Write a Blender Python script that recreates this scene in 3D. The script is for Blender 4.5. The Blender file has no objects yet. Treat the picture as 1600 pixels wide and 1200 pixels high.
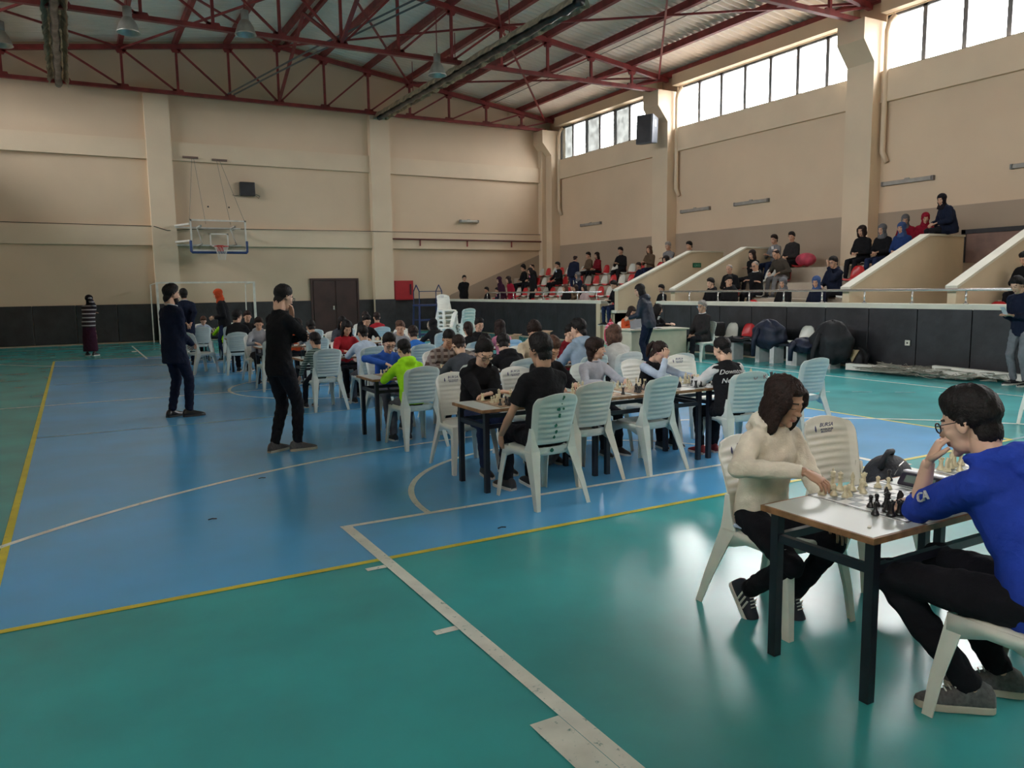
import bpy, bmesh, math, random
import numpy as np
from mathutils import Vector, Matrix, Euler
random.seed(7); RNG = np.random.RandomState(5)
SC = bpy.context.scene; COL = SC.collection
PI = math.pi
def R(d): return math.radians(d)

# ------------------------------------------------------------------ camera
cam = bpy.data.cameras.new('camera'); camo = bpy.data.objects.new('camera', cam); COL.objects.link(camo)
cam.sensor_width = 36; cam.lens = 27.355; cam.clip_end = 300; cam.clip_start = .05
yaw, pit, rol = R(29.25965), R(-6.98321), R(-.82648)
fw = Vector((math.sin(yaw)*math.cos(pit), math.cos(yaw)*math.cos(pit), math.sin(pit)))
rt = Vector((math.cos(yaw), -math.sin(yaw), 0)); up = rt.cross(fw)
r2 = rt*math.cos(rol)+up*math.sin(rol); u2 = -rt*math.sin(rol)+up*math.cos(rol)
camo.matrix_world = Matrix(((r2.x, u2.x, -fw.x, 0), (r2.y, u2.y, -fw.y, 0), (r2.z, u2.z, -fw.z, 1.65), (0, 0, 0, 1)))
SC.camera = camo

# ------------------------------------------------------------------ sky, daylight and exposure
SKY = 22
w = bpy.data.worlds.new('overcast_sky'); SC.world = w; w.use_nodes = True
wt = w.node_tree; wt.nodes.clear()
wo = wt.nodes.new('ShaderNodeOutputWorld'); bg = wt.nodes.new('ShaderNodeBackground')
bg.inputs['Color'].default_value = (1.0, .985, .965, 1)
# overcast luminance: three times brighter overhead than at the horizon, dull ground below
wtc = wt.nodes.new('ShaderNodeTexCoord'); wsp = wt.nodes.new('ShaderNodeSeparateXYZ'); wr = wt.nodes.new('ShaderNodeValToRGB')
wt.links.new(wtc.outputs['Generated'], wsp.inputs[0]); wmr = wt.nodes.new('ShaderNodeMapRange')
wmr.inputs['From Min'].default_value = -1; wt.links.new(wsp.outputs['Z'], wmr.inputs['Value']); wt.links.new(wmr.outputs[0], wr.inputs['Fac'])
for e, (q, v) in zip((wr.color_ramp.elements[0], wr.color_ramp.elements[1]), ((0, .08), (1, 1))): e.position = q; e.color = (v, v, v, 1)
for q, v in ((.49, .09), (.505, .34)): e = wr.color_ramp.elements.new(q); e.color = (v, v, v, 1)
wm = wt.nodes.new('ShaderNodeMath'); wm.operation = 'MULTIPLY'; wm.inputs[1].default_value = SKY
wt.links.new(wr.outputs['Color'], wm.inputs[0]); wt.links.new(wm.outputs[0], bg.inputs['Strength'])
wt.links.new(bg.outputs[0], wo.inputs[0])
SC.view_settings.view_transform = 'Standard'; SC.view_settings.look = 'None'
SC.view_settings.gamma = 1; SC.view_settings.use_curve_mapping = False
SC.view_settings.exposure = 1.3
SC.cycles.use_denoising = True
SC.cycles.max_bounces = 10; SC.cycles.diffuse_bounces = 6; SC.cycles.glossy_bounces = 4
SC.cycles.transparent_max_bounces = 12; SC.cycles.sample_clamp_indirect = 6
SC.cycles.caustics_reflective = False; SC.cycles.caustics_refractive = False
# the clerestory windows: portals that guide the daylight sampling
XL, XR, YB, YF = -4.8, 18.6, 29.5, -6.0
COLY = [29.5, 21.7, 13.8, 5.95, -1.9]
WZ0, WZ1 = 7.04, 8.42
def daylight_portal(x, y0, y1, sx):
    l = bpy.data.lights.new('window_daylight', 'AREA'); l.shape = 'RECTANGLE'
    l.size = WZ1-WZ0; l.size_y = y1-y0; l.cycles.is_portal = True
    o = bpy.data.objects.new('window_daylight', l); COL.objects.link(o)
    o.location = (x, (y0+y1)/2, (WZ0+WZ1)/2); o.rotation_euler = (0, sx*PI/2, 0)
for i in range(4):
    daylight_portal(XR+.16, COLY[i+1]+.4, COLY[i]-.4, 1)
    daylight_portal(XL-.16, COLY[i+1]+.4, COLY[i]-.4, -1)

# ------------------------------------------------------------------ materials
MATS = {}
def mat(name, col, rough=.6, var=.08, scale=6, bump=0.0, bscale=60, metal=0.0, spec=.5, coat=0.0, emit=None, rvar=0.0, blotch=None):
    if name in MATS: return MATS[name]
    m = bpy.data.materials.new(name); m.use_nodes = True; MATS[name] = m
    nt = m.node_tree; b = nt.nodes['Principled BSDF']
    b.inputs['Roughness'].default_value = rough; b.inputs['Metallic'].default_value = metal
    b.inputs['Specular IOR Level'].default_value = spec; b.inputs['Coat Weight'].default_value = coat
    tc = nt.nodes.new('ShaderNodeTexCoord'); n = nt.nodes.new('ShaderNodeTexNoise')
    n.inputs['Scale'].default_value = scale; n.inputs['Detail'].default_value = 4
    nt.links.new(tc.outputs['Object'], n.inputs['Vector'])
    rp = nt.nodes.new('ShaderNodeValToRGB')
    c = list(col)+[1]
    lo = [max(0, x*(1-var*1.6)) for x in col]+[1]; hi = [min(1, x*(1+var*1.6)) for x in col]+[1]
    if blotch: lo = list(blotch)+[1]
    rp.color_ramp.elements[0].position = .3; rp.color_ramp.elements[1].position = .7
    rp.color_ramp.elements[0].color = lo; rp.color_ramp.elements[1].color = hi
    nt.links.new(n.outputs['Fac'], rp.inputs['Fac']); nt.links.new(rp.outputs['Color'], b.inputs['Base Color'])
    if rvar:
        mr = nt.nodes.new('ShaderNodeMapRange'); mr.inputs['To Min'].default_value = max(.02, rough-rvar); mr.inputs['To Max'].default_value = rough+rvar
        nt.links.new(n.outputs['Fac'], mr.inputs['Value']); nt.links.new(mr.outputs[0], b.inputs['Roughness'])
    if bump:
        n2 = nt.nodes.new('ShaderNodeTexNoise'); n2.inputs['Scale'].default_value = bscale; n2.inputs['Detail'].default_value = 3
        nt.links.new(tc.outputs['Object'], n2.inputs['Vector'])
        bp = nt.nodes.new('ShaderNodeBump'); bp.inputs['Strength'].default_value = bump; bp.inputs['Distance'].default_value = .02
        nt.links.new(n2.outputs['Fac'], bp.inputs['Height']); nt.links.new(bp.outputs[0], b.inputs['Normal'])
    if emit:
        b.inputs['Emission Color'].default_value = list(emit[0])+[1]; b.inputs['Emission Strength'].default_value = emit[1]
    return m
def stripes(name, c1, c2, freq, axis='Z', rough=.9, duty=.5, c3=None):
    """fabric with woven stripes across one object axis"""
    if name in MATS: return MATS[name]
    m = bpy.data.materials.new(name); m.use_nodes = True; MATS[name] = m
    nt = m.node_tree; b = nt.nodes['Principled BSDF']; b.inputs['Roughness'].default_value = rough
    tc = nt.nodes.new('ShaderNodeTexCoord')
    def band(ax, f, d):
        sp = nt.nodes.new('ShaderNodeSeparateXYZ'); nt.links.new(tc.outputs['Object'], sp.inputs[0])
        mu = nt.nodes.new('ShaderNodeMath'); mu.operation = 'MULTIPLY'; mu.inputs[1].default_value = f
        nt.links.new(sp.outputs[ax], mu.inputs[0])
        fr = nt.nodes.new('ShaderNodeMath'); fr.operation = 'FRACT'; nt.links.new(mu.outputs[0], fr.inputs[0])
        g = nt.nodes.new('ShaderNodeMath'); g.operation = 'GREATER_THAN'; g.inputs[1].default_value = d
        nt.links.new(fr.outputs[0], g.inputs[0]); return g.outputs[0]
    mx = nt.nodes.new('ShaderNodeMix'); mx.data_type = 'RGBA'
    mx.inputs['A'].default_value = list(c1)+[1]; mx.inputs['B'].default_value = list(c2)+[1]
    nt.links.new(band(axis, freq, duty), mx.inputs['Factor']); out = mx.outputs['Result']
    if c3:
        m2 = nt.nodes.new('ShaderNodeMix'); m2.data_type = 'RGBA'; m2.inputs['B'].default_value = list(c3)+[1]
        nt.links.new(out, m2.inputs['A']); nt.links.new(band('X', freq*.9, .6), m2.inputs['Factor']); out = m2.outputs['Result']
    nt.links.new(out, b.inputs['Base Color'])
    return m
def glassmat(name, tint=(.93, .96, .97), gloss=.1, haze=0.0):
    m = bpy.data.materials.new(name); m.use_nodes = True; MATS[name] = m
    nt = m.node_tree; nt.nodes.clear(); o = nt.nodes.new('ShaderNodeOutputMaterial')
    t = nt.nodes.new('ShaderNodeBsdfTransparent'); t.inputs[0].default_value = list(tint)+[1]
    g = nt.nodes.new('ShaderNodeBsdfGlossy'); g.inputs['Roughness'].default_value = .04
    fr = nt.nodes.new('ShaderNodeFresnel'); fr.inputs[0].default_value = 1.45
    mx = nt.nodes.new('ShaderNodeMixShader'); nt.links.new(fr.outputs[0], mx.inputs[0])
    nt.links.new(t.outputs[0], mx.inputs[1]); nt.links.new(g.outputs[0], mx.inputs[2]); last = mx
    if haze:
        d = nt.nodes.new('ShaderNodeBsdfDiffuse'); d.inputs[0].default_value = (.12, .13, .12, 1)
        n = nt.nodes.new('ShaderNodeTexNoise'); n.inputs['Scale'].default_value = 3; n.inputs['Detail'].default_value = 6
        rp = nt.nodes.new('ShaderNodeMapRange'); rp.inputs['From Min'].default_value = .35; rp.inputs['From Max'].default_value = .65
        rp.inputs['To Min'].default_value = haze*.985; rp.inputs['To Max'].default_value = min(1, haze*1.01)
        tc = nt.nodes.new('ShaderNodeTexCoord'); nt.links.new(tc.outputs['Object'], n.inputs['Vector'])
        nt.links.new(n.outputs['Fac'], rp.inputs['Value'])
        m2 = nt.nodes.new('ShaderNodeMixShader'); nt.links.new(rp.outputs[0], m2.inputs[0])
        nt.links.new(mx.outputs[0], m2.inputs[1]); nt.links.new(d.outputs[0], m2.inputs[2]); last = m2
    nt.links.new(last.outputs[0], o.inputs[0])
    return m

# ------------------------------------------------------------------ mesh helpers
class MB:
    def __init__(s): s.v = []; s.f = []; s.m = []
    def add(s, vs, fs, mi=0):
        k = len(s.v); s.v.extend(tuple(p) for p in vs)
        s.f.extend(tuple(i+k for i in f) for f in fs); s.m.extend([mi]*len(fs)); return s
    def box(s, x0, y0, z0, x1, y1, z1, mi=0):
        return s.add([(x0,y0,z0),(x1,y0,z0),(x1,y1,z0),(x0,y1,z0),(x0,y0,z1),(x1,y0,z1),(x1,y1,z1),(x0,y1,z1)],
                     [(0,3,2,1),(4,5,6,7),(0,1,5,4),(1,2,6,5),(2,3,7,6),(3,0,4,7)], mi)
    def cbox(s, c, d, mi=0):
        return s.box(c[0]-d[0]/2, c[1]-d[1]/2, c[2]-d[2]/2, c[0]+d[0]/2, c[1]+d[1]/2, c[2]+d[2]/2, mi)
    def bar(s, a, b, w, h=None, mi=0, upv=(0, 0, 1)):
        a = Vector(a); b = Vector(b); d = (b-a).normalized(); u = Vector(upv)
        if abs(d.dot(u)) > .95: u = Vector((1, 0, 0))
        x = d.cross(u).normalized(); z = x.cross(d); h = h or w
        o = [(-1,-1),(1,-1),(1,1),(-1,1)]
        vs = [p+x*(i*w/2)+z*(j*h/2) for p in (a, b) for i, j in o]
        return s.add(vs, [(3,2,1,0),(4,5,6,7),(0,1,5,4),(1,2,6,5),(2,3,7,6),(3,0,4,7)], mi)
    def prism(s, pts, axis, a, b, mi=0):
        """polygon pts (2D) extruded along axis from a to b"""
        def P(p, t):
            return {'x': (t, p[0], p[1]), 'y': (p[0], t, p[1]), 'z': (p[0], p[1], t)}[axis]
        n = len(pts); vs = [P(p, a) for p in pts]+[P(p, b) for p in pts]
        fs = [tuple(range(n)), tuple(range(2*n-1, n-1, -1))]+[(i, i+n, (i+1) % n+n, (i+1) % n) for i in range(n)]
        return s.add(vs, fs, mi)
    def tube(s, pts, rad, n=8, side=None, mi=0, cap=True, closed=False):
        pts = [Vector(p) for p in pts]; m = len(pts)
        if not isinstance(rad, (list, tuple)): rad = [rad]*m
        vs = []; prev = None
        for i, p in enumerate(pts):
            if closed: d = (pts[(i+1) % m]-pts[i-1]).normalized()
            elif i == 0: d = (pts[1]-pts[0]).normalized()
            elif i == m-1: d = (pts[-1]-pts[-2]).normalized()
            else: d = ((pts[i+1]-pts[i]).normalized()+(pts[i]-pts[i-1]).normalized()).normalized()
            if prev is None:
                u = Vector(side) if side is not None else (Vector((0, 0, 1)) if abs(d.z) < .9 else Vector((1, 0, 0)))
            else: u = prev
            if side is not None: u = Vector(side)
            u = (u-d*u.dot(d)); u = u.normalized() if u.length > 1e-6 else Vector((0, 1, 0))
            prev = u; v = d.cross(u); r = rad[i]; ra, rb = r if isinstance(r, (list, tuple)) else (r, r)
            for k in range(n):
                a = 2*PI*k/n; vs.append(p+u*(ra*math.cos(a))+v*(rb*math.sin(a)))
        fs = []
        for i in range(m if closed else m-1):
            j = (i+1) % m
            for k in range(n):
                fs.append((i*n+k, i*n+(k+1) % n, j*n+(k+1) % n, j*n+k))
        if cap and not closed:
            fs.append(tuple(range(n-1, -1, -1))); fs.append(tuple(range((m-1)*n, m*n)))
        return s.add(vs, fs, mi)
    def lathe(s, prof, n=12, mi=0, c=(0, 0, 0)):
        vs = []; m = len(prof)
        for r, z in prof:
            for k in range(n):
                a = 2*PI*k/n; vs.append((c[0]+r*math.cos(a), c[1]+r*math.sin(a), c[2]+z))
        fs = [(i*n+k, i*n+(k+1) % n, (i+1)*n+(k+1) % n, (i+1)*n+k) for i in range(m-1) for k in range(n)]
        fs.append(tuple(range(n-1, -1, -1))); fs.append(tuple(range((m-1)*n, m*n)))
        return s.add(vs, fs, mi)
    def ell(s, c, r, n=12, m=8, mi=0, M=None):
        prof = []; vs = []
        for i in range(m+1):
            t = PI*i/m
            for k in range(n):
                a = 2*PI*k/n; p = Vector((r[0]*math.sin(t)*math.cos(a), r[1]*math.sin(t)*math.sin(a), -r[2]*math.cos(t)))
                if i in (0, m): p = Vector((r[0]*.02*math.cos(a), r[1]*.02*math.sin(a), p.z))
                if M is not None: p = M @ p
                vs.append(p+Vector(c))
        fs = [(i*n+k, i*n+(k+1) % n, (i+1)*n+(k+1) % n, (i+1)*n+k) for i in range(m) for k in range(n)]
        fs.append(tuple(range(n-1, -1, -1))); fs.append(tuple(range(m*n, (m+1)*n)))
        return s.add(vs, fs, mi)
    def mesh(s, name, smooth=False):
        me = bpy.data.meshes.new(name); me.from_pydata(s.v, [], s.f)
        if any(s.m): me.polygons.foreach_set('material_index', s.m)
        if smooth: me.polygons.foreach_set('use_smooth', [True]*len(s.f))
        me.update(); return me
def obj(name, mb, m=None, parent=None, loc=None, rot=None, smooth=False, bevel=0):
    me = mb if isinstance(mb, bpy.types.Mesh) else mb.mesh(name, smooth)
    o = bpy.data.objects.new(name, me); COL.objects.link(o)
    if m is not None and not me.materials:
        for x in (m if isinstance(m, (list, tuple)) else [m]): me.materials.append(x)
    elif m is not None:
        for i, x in enumerate(m if isinstance(m, (list, tuple)) else [m]):
            if me.materials[i] != x: o.material_slots[i].link = 'OBJECT'; o.material_slots[i].material = x
    if parent is not None: o.parent = parent
    if loc is not None: o.location = loc
    if rot is not None: o.rotation_euler = rot
    if bevel:
        b = o.modifiers.new('edge', 'BEVEL'); b.width = bevel; b.segments = 2; b.limit_method = 'ANGLE'
    return o
def tag(o, label, cat, group=None, kind=None):
    o['label'] = label; o['category'] = cat
    if group: o['group'] = group
    if kind: o['kind'] = kind
    return o
def thing(name, label, cat, loc=(0, 0, 0), rz=0, group=None):
    o = bpy.data.objects.new(name, None); COL.objects.link(o); o.empty_display_size = .1
    o.location = loc; o.rotation_euler = (0, 0, rz); return tag(o, label, cat, group)
def struct(name, mb, m, parent=None, smooth=False, label=None):
    o = obj(name, mb, m, parent, smooth=smooth)
    if parent is None:
        o['kind'] = 'structure'
        if label: o['label'] = label
    return o
def dup(root, loc, rz, label=None, group=None):
    r = root.copy(); COL.objects.link(r); r.location = loc; r.rotation_euler = (0, 0, rz)
    if label: r['label'] = label
    if group: r['group'] = group
    for ch in root.children:
        c = ch.copy(); COL.objects.link(c); c.parent = r
        for g in ch.children:
            d = g.copy(); COL.objects.link(d); d.parent = c
    return r
TEXTS = []
def text(body, size, m, parent, loc, rot, name='printed_text', shear=0, extrude=.0008, align='CENTER', bend=None, line=1.0):
    cu = bpy.data.curves.new(name, 'FONT'); cu.body = body; cu.size = size; cu.extrude = extrude; cu.shear = shear
    cu.align_x = align; cu.resolution_u = 2; cu.space_line = line; cu.materials.append(m)
    o = bpy.data.objects.new(name, cu); COL.objects.link(o); o.parent = parent; o.location = loc; o.rotation_euler = rot
    TEXTS.append((o, bend)); return o
# ------------------------------------------------------------------ room materials
CREAM = mat('cream_wall_paint', (.68, .53, .38), .75, .035, .5, bump=.12, bscale=25)
CREAM2 = mat('cream_column_paint', (.71, .575, .42), .7, .03, .8, bump=.1, bscale=25)
TAUPE = mat('taupe_dado_paint', (.39, .31, .235), .8, .03, .7)
CEILM = mat('corrugated_roof_sheet', (.90, .81, .71), .5, .05, .6, metal=.0)
REDST = mat('red_oxide_steel', (.24, .036, .036), .5, .2, 3, bump=.1)
COPING = mat('white_coping_paint', (.62, .61, .52), .6, .05, 2)
PADM = mat('black_vinyl_pad', (.022, .022, .026), .42, .25, 3, bump=.25, bscale=9)
STANDM = mat('stand_concrete_paint', (.42, .355, .28), .8, .08, 2)
PARAP = mat('parapet_cream_paint', (.56, .47, .33), .75, .04, 1.5)
DARKFR = mat('grey_window_frame', (.16, .16, .17), .5, .1)

# ------------------------------------------------------------------ floor and court markings
def floor_mat(name, c1, c2):
    m = mat(name, c1, .24, .1, 1.3, blotch=c2, bump=.035, bscale=3.5, rvar=.07)
    nt = m.node_tree; b = nt.nodes['Principled BSDF']
    # scuffs and chips over the broad blotches
    src = b.inputs['Base Color'].links[0].from_socket
    tc = nt.nodes.new('ShaderNodeTexCoord'); n = nt.nodes.new('ShaderNodeTexNoise'); n.inputs['Scale'].default_value = 14
    n.inputs['Detail'].default_value = 8; n.inputs['Roughness'].default_value = .75; nt.links.new(tc.outputs['Object'], n.inputs['Vector'])
    mr = nt.nodes.new('ShaderNodeMapRange'); mr.inputs['From Min'].default_value = .6; mr.inputs['From Max'].default_value = .78
    mr.inputs['To Max'].default_value = .16; nt.links.new(n.outputs['Fac'], mr.inputs['Value'])
    mx = nt.nodes.new('ShaderNodeMix'); mx.data_type = 'RGBA'; nt.links.new(mr.outputs[0], mx.inputs['Factor'])
    nt.links.new(src, mx.inputs['A']); mx.inputs['B'].default_value = (min(1, c1[0]*2.4+.06), c1[1]*1.25, c1[2]*1.15, 1)
    nt.links.new(mx.outputs['Result'], b.inputs['Base Color'])
    b.inputs['Specular IOR Level'].default_value = .7
    return m
TEAL = floor_mat('teal_floor_coating', (.05, .40, .42), (.06, .35, .37))
BLUE = floor_mat('blue_court_coating', (.10, .41, .80), (.12, .44, .78))
def line_mat(name, c, under):
    m = mat(name, c, .35, .08, 5)
    nt = m.node_tree; b = nt.nodes['Principled BSDF']; src = b.inputs['Base Color'].links[0].from_socket
    tc = nt.nodes.new('ShaderNodeTexCoord'); n = nt.nodes.new('ShaderNodeTexNoise'); n.inputs['Scale'].default_value = 26
    n.inputs['Detail'].default_value = 7; n.inputs['Roughness'].default_value = .7; nt.links.new(tc.outputs['Object'], n.inputs['Vector'])
    mr = nt.nodes.new('ShaderNodeMapRange'); mr.inputs['From Min'].default_value = .60; mr.inputs['From Max'].default_value = .66
    nt.links.new(n.outputs['Fac'], mr.inputs['Value']); mx = nt.nodes.new('ShaderNodeMix'); mx.data_type = 'RGBA'
    nt.links.new(mr.outputs[0], mx.inputs['Factor']); nt.links.new(src, mx.inputs['A']); mx.inputs['B'].default_value = list(under)+[1]
    nt.links.new(mx.outputs['Result'], b.inputs['Base Color']); return m
WLINE = line_mat('white_line_paint', (.78, .82, .76), (.20, .36, .34))
YLINE = line_mat('yellow_line_paint', (.68, .61, .06), (.40, .40, .10))
FLINE = mat('faded_line_paint', (.17, .38, .44), .35, .2, 9)
floor = struct('floor', MB().box(XL, YF, -.2, XR, YB, 0), TEAL, label='glossy teal sports hall floor with blue court and painted lines')
def decal(name, pts, z, m):
    return obj(name, MB().add([(x, y, z) for x, y in pts], [tuple(range(len(pts)))]), m, floor)
decal('blue_court', [(-.5, 4.45), (8.5, 4.45), (8.5, 22.6), (-.5, 22.6)], .0012, BLUE)
def seg(x0, y0, x1, y1, w, m, z=.0022, name='court_line'):
    d = Vector((x1-x0, y1-y0)).normalized(); n = Vector((-d.y, d.x))*w/2
    return decal(name, [(x0-n.x, y0-n.y), (x1-n.x, y1-n.y), (x1+n.x, y1+n.y), (x0+n.x, y0+n.y)], z, m)
def arc(cx, cy, r, a0, a1, w, m, z=.0022, n=48):
    mb = MB(); vs = []
    for i in range(n+1):
        a = R(a0+(a1-a0)*i/n); vs += [(cx+(r-w/2)*math.cos(a), cy+(r-w/2)*math.sin(a), z), (cx+(r+w/2)*math.cos(a), cy+(r+w/2)*math.sin(a), z)]
    mb.add(vs, [(2*i, 2*i+1, 2*i+3, 2*i+2) for i in range(n)]); return obj('court_line', mb, m, floor)
for a in ((-.5, 4.45, 8.5, 4.45), (-.5, 22.6, 8.5, 22.6), (-.5, 4.45, -.5, 22.6), (8.5, 4.45, 8.5, 22.6)): seg(*a, .05, YLINE, .003)
seg(-.5, 10.5, 8.5, 10.5, .05, FLINE, .0025); seg(-.5, 16.6, 8.5, 16.6, .05, FLINE, .0025)
seg(8.5, 4.45, 13.2, 4.45, .05, FLINE, .0025); seg(8.5, 22.6, 13.2, 22.6, .05, FLINE, .0025)
seg(-3.85, 13.55, 11.85, 13.55, .05, WLINE, .0026); arc(4, 13.55, 1.8, 0, 360, .05, WLINE, .0027, 72)
for sy, sg in ((-.58, 1), (27.68, -1)):
    ft = sy+5.8*sg
    for x in (1.57, 6.43): seg(x, sy, x, ft, .075 if sg > 0 else .05, WLINE, .0034)
    seg(1.53, ft, 6.47, ft, .05, WLINE, .0036)
    arc(4, ft, 1.8, 0 if sg > 0 else 180, 180 if sg > 0 else 360, .05, WLINE, .0038)
    for x, s2 in ((1.53, -1), (6.47, 1)):
        for dd in (4.9, 3.9): seg(x, sy+dd*sg, x+.12*s2, sy+dd*sg, .05, WLINE, .0037)
        seg(x, sy+2.75*sg, x+.13*s2, sy+2.75*sg, .46, WLINE, .0037)
    arc(4, sy+1.58*sg, 6.75, 12*sg, 168*sg, .055, WLINE, .004, 90)
    for x in (-2.6, 10.6): seg(x, sy, x, sy+2.98*sg, .05, WLINE, .0041)
for a in ((-3.85, -.58, -3.85, 27.68), (11.85, -.58, 11.85, 27.68), (-3.85, 27.68, 11.85, 27.68), (-3.85, -.58, 11.85, -.58)): seg(*a, .05, WLINE, .0043)
for i in range(14):      # dashed free-throw arc of the handball court
    a = 20+i*3.4
    arc(4, -.4, 10.35, a, a+1.6, .04, FLINE, .0046, 4)
    arc(4, 27.5, 10.35, -a, -a-1.6, .04, FLINE, .0046, 4)

# ------------------------------------------------------------------ walls
wall_back = struct('wall_back', MB().box(XL-.3, YB, 0, XR+.3, YB+.3, 9.15).prism([(XL-.3, 9.15), (XR+.3, 9.15), (6.95, 10.75)], 'y', YB, YB+.3), CREAM,
                   label='tall cream end wall with columns and concrete bands')
for x in (-5.3, 2.53, 10.33, 17.97):
    x0 = max(x, XL)
    if x+.77 > XL: obj('column', MB().box(x0, YB-.3, 0, min(x+.77, XR), YB, 8.26), CREAM2, wall_back)
xs = [(XL, 2.53), (3.3, 10.33), (11.1, 17.97)]
for a, b in xs:
    obj('wall_band', MB().box(a, YB-.13, 6.16, b, YB, 6.78), CREAM2, wall_back)
    obj('wall_band', MB().box(a, YB-.13, 3.29, b, YB, 3.92), CREAM2, wall_back)
obj('wall_cable', MB().tube([(XL, YB-.14, 3.97), (2.5, YB-.14, 3.93), (2.6, YB-.31, 3.91), (3.0, YB-.31, 3.78), (3.6, YB-.2, 3.84), (5, YB-.14, 3.9), (10.4, YB-.31, 3.92), (18, YB-.14, 3.96)], .012, 5), mat('black_cable', (.03, .03, .03)), wall_back)
obj('painted_dado', MB().prism([(13.5, 1.27), (18.6, 1.27), (18.6, 3.29), (17.97, 3.1), (13.7, 1.45), (13.5, 1.3)], 'y', YB-.012, YB), TAUPE, wall_back)
obj('wall_pipe', MB().tube([(11.1, YB-.2, 3.66), (18.3, YB-.2, 3.66)], .03, 8), mat('dark_red_pipe', (.13, .03, .025), .5), wall_back)
for x in (12.3, 14.4, 16.5): obj('pipe_bracket', MB().box(x, YB-.2, 3.4, x+.03, YB-.13, 3.66), REDST, wall_back)
# black pads along the end wall (each pad is a panel of its own)
def pads(parent, pts):
    for i, (a, b) in enumerate(zip(pts[:-1], pts[1:])):
        ax, ay = a; bx, by = b
        if abs(ay-by) < .01: mb = MB().box(ax+.006, ay-.07, .05, bx-.006, ay, 1.2 if parent != wall_back else 1.31)
        else: mb = MB().box(ax-.07, min(ay, by)+.006, .05, ax, max(ay, by)-.006, 1.18)
        obj('pad_panel', mb, PADM, parent, bevel=.012)
pads(wall_back, [(x, YB) for x in np.arange(XL, 2.6, 1.22)]+[(2.53, YB)])
pads(wall_back, [(x, YB) for x in (3.3, 4.5, 5.7, 6.8, 7.87)]); pads(wall_back, [(x, YB) for x in (9.72, 10.33)])
pads(wall_back, [(2.5, YB-.3), (3.33, YB-.3)]); pads(wall_back, [(10.3, YB-.3), (11.13, YB-.3)])
pads(wall_back, [(x, YB) for x in (11.1, 12.3, 13.42)])
wall_left = struct('wall_left', MB().box(XL-.3, YF, 0, XL, YB, WZ0).box(XL-.3, YF, WZ1, XL, YB, 9.15), CREAM, label='cream side wall out of view')
wall_front = struct('wall_front', MB().box(XL-.3, YF-.3, 0, XR+.3, YF, 10.75), CREAM, label='cream end wall behind the viewer')
wall_right = struct('wall_right', MB().box(XR, YF, 0, XR+.3, YB, WZ0).box(XR, YF, WZ1, XR+.3, YB, 9.15), CREAM,
                    label='cream side wall above the stands with high windows')
obj('painted_dado', MB().box(XR-.012, YF, .5, XR, YB, 3.47), TAUPE, wall_right)
for i, y in enumerate(COLY):
    y0, y1 = (y-.4, y+.4) if i else (y-.75, y)
    mb = MB().prism([(XR, 0), (XR-.42, 0), (XR-.42, 7.25), (XR-.85, 7.75), (XR-.85, 8.26), (XR, 8.26)], 'y', y0, y1)
    obj('column', mb, CREAM2, wall_right)
    obj('column', MB().prism([(XL, 0), (XL+.42, 0), (XL+.42, 7.25), (XL+.85, 7.75), (XL+.85, 8.26), (XL, 8.26)], 'y', y0, y1), CREAM2, wall_left)
    for nm, W, X, sg in (('wall_right', wall_right, XR, 1), ('wall_left', wall_left, XL, -1)):
        obj('column_above', MB().box(min(X, X+.3*sg), y0, WZ0, max(X, X+.3*sg), y1, WZ1), CREAM2, W)
    # rain pipe beside the column
    obj('drain_pipe', MB().tube([(XR-.05, y0-.3, 8.35), (XR-.1, y0-.16, 8.2), (XR-.12, y0-.12, 8.0), (XR-.12, y0-.12, 5.0), (XR-.05, y0-.2, 4.75)], .07, 10), CREAM2, wall_right, smooth=True)
for i in range(4):
    ya, yb = COLY[i+1]+.4, COLY[i]-(.4 if i else .75)
    obj('wall_band', MB().box(XR-.12, ya, 6.26, XR, yb, WZ0), CREAM2, wall_right)
    obj('eave_beam', MB().box(XR-.25, ya, WZ1+.02, XR, yb, 8.8), CREAM2, wall_right)
    obj('wall_band', MB().box(XL, ya, 6.26, XL+.12, yb, WZ0), CREAM2, wall_left)
# clerestory windows: frame, mullions, panes
CLEAR = glassmat('clear_window_glass', (.96, .98, 1.0)); GREYGL = glassmat('grey_window_glass', (.9, .95, .92), haze=.97)  # second glass is nearly opaque grey, for alternate panes of the end bay
FROST = glassmat('backboard_glass', (.88, .9, .92))
k = 0
for i in range(4):
    ya, yb = COLY[i+1]+.4, COLY[i]-(.4 if i else .75)
    for X, sg in ((XR, 1), (XL, -1)):
        k += 1
        f = MB(); xa, xb = sorted((X+.05*sg, X+.13*sg))
        f.box(xa, ya, WZ0, xb, yb, WZ0+.06); f.box(xa, ya, WZ1-.06, xb, yb, WZ1)
        win = struct('window_%d' % k, f, DARKFR, label='high clerestory window in grey frames, bay %s' % ('one', 'two', 'three', 'four')[i] if sg > 0 else 'clerestory window opposite the stands')
        n = 7; st = (yb-ya)/n
        for j in range(n+1):
            y = yb-j*st; obj('mullion', MB().box(xa, y-.055, WZ0, xb, y+.055, WZ1), DARKFR, win)
            if j < n:
                xm = X+.09*sg
                obj('pane', MB().add([(xm, y-.045, WZ0+.06), (xm, y-st+.045, WZ0+.06), (xm, y-st+.045, WZ1-.06), (xm, y-.045, WZ1-.06)], [(0, 1, 2, 3)]),
                    GREYGL if (i == 0 and sg > 0 and j in (0, 2, 4, 6)) else CLEAR, win)

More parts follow.
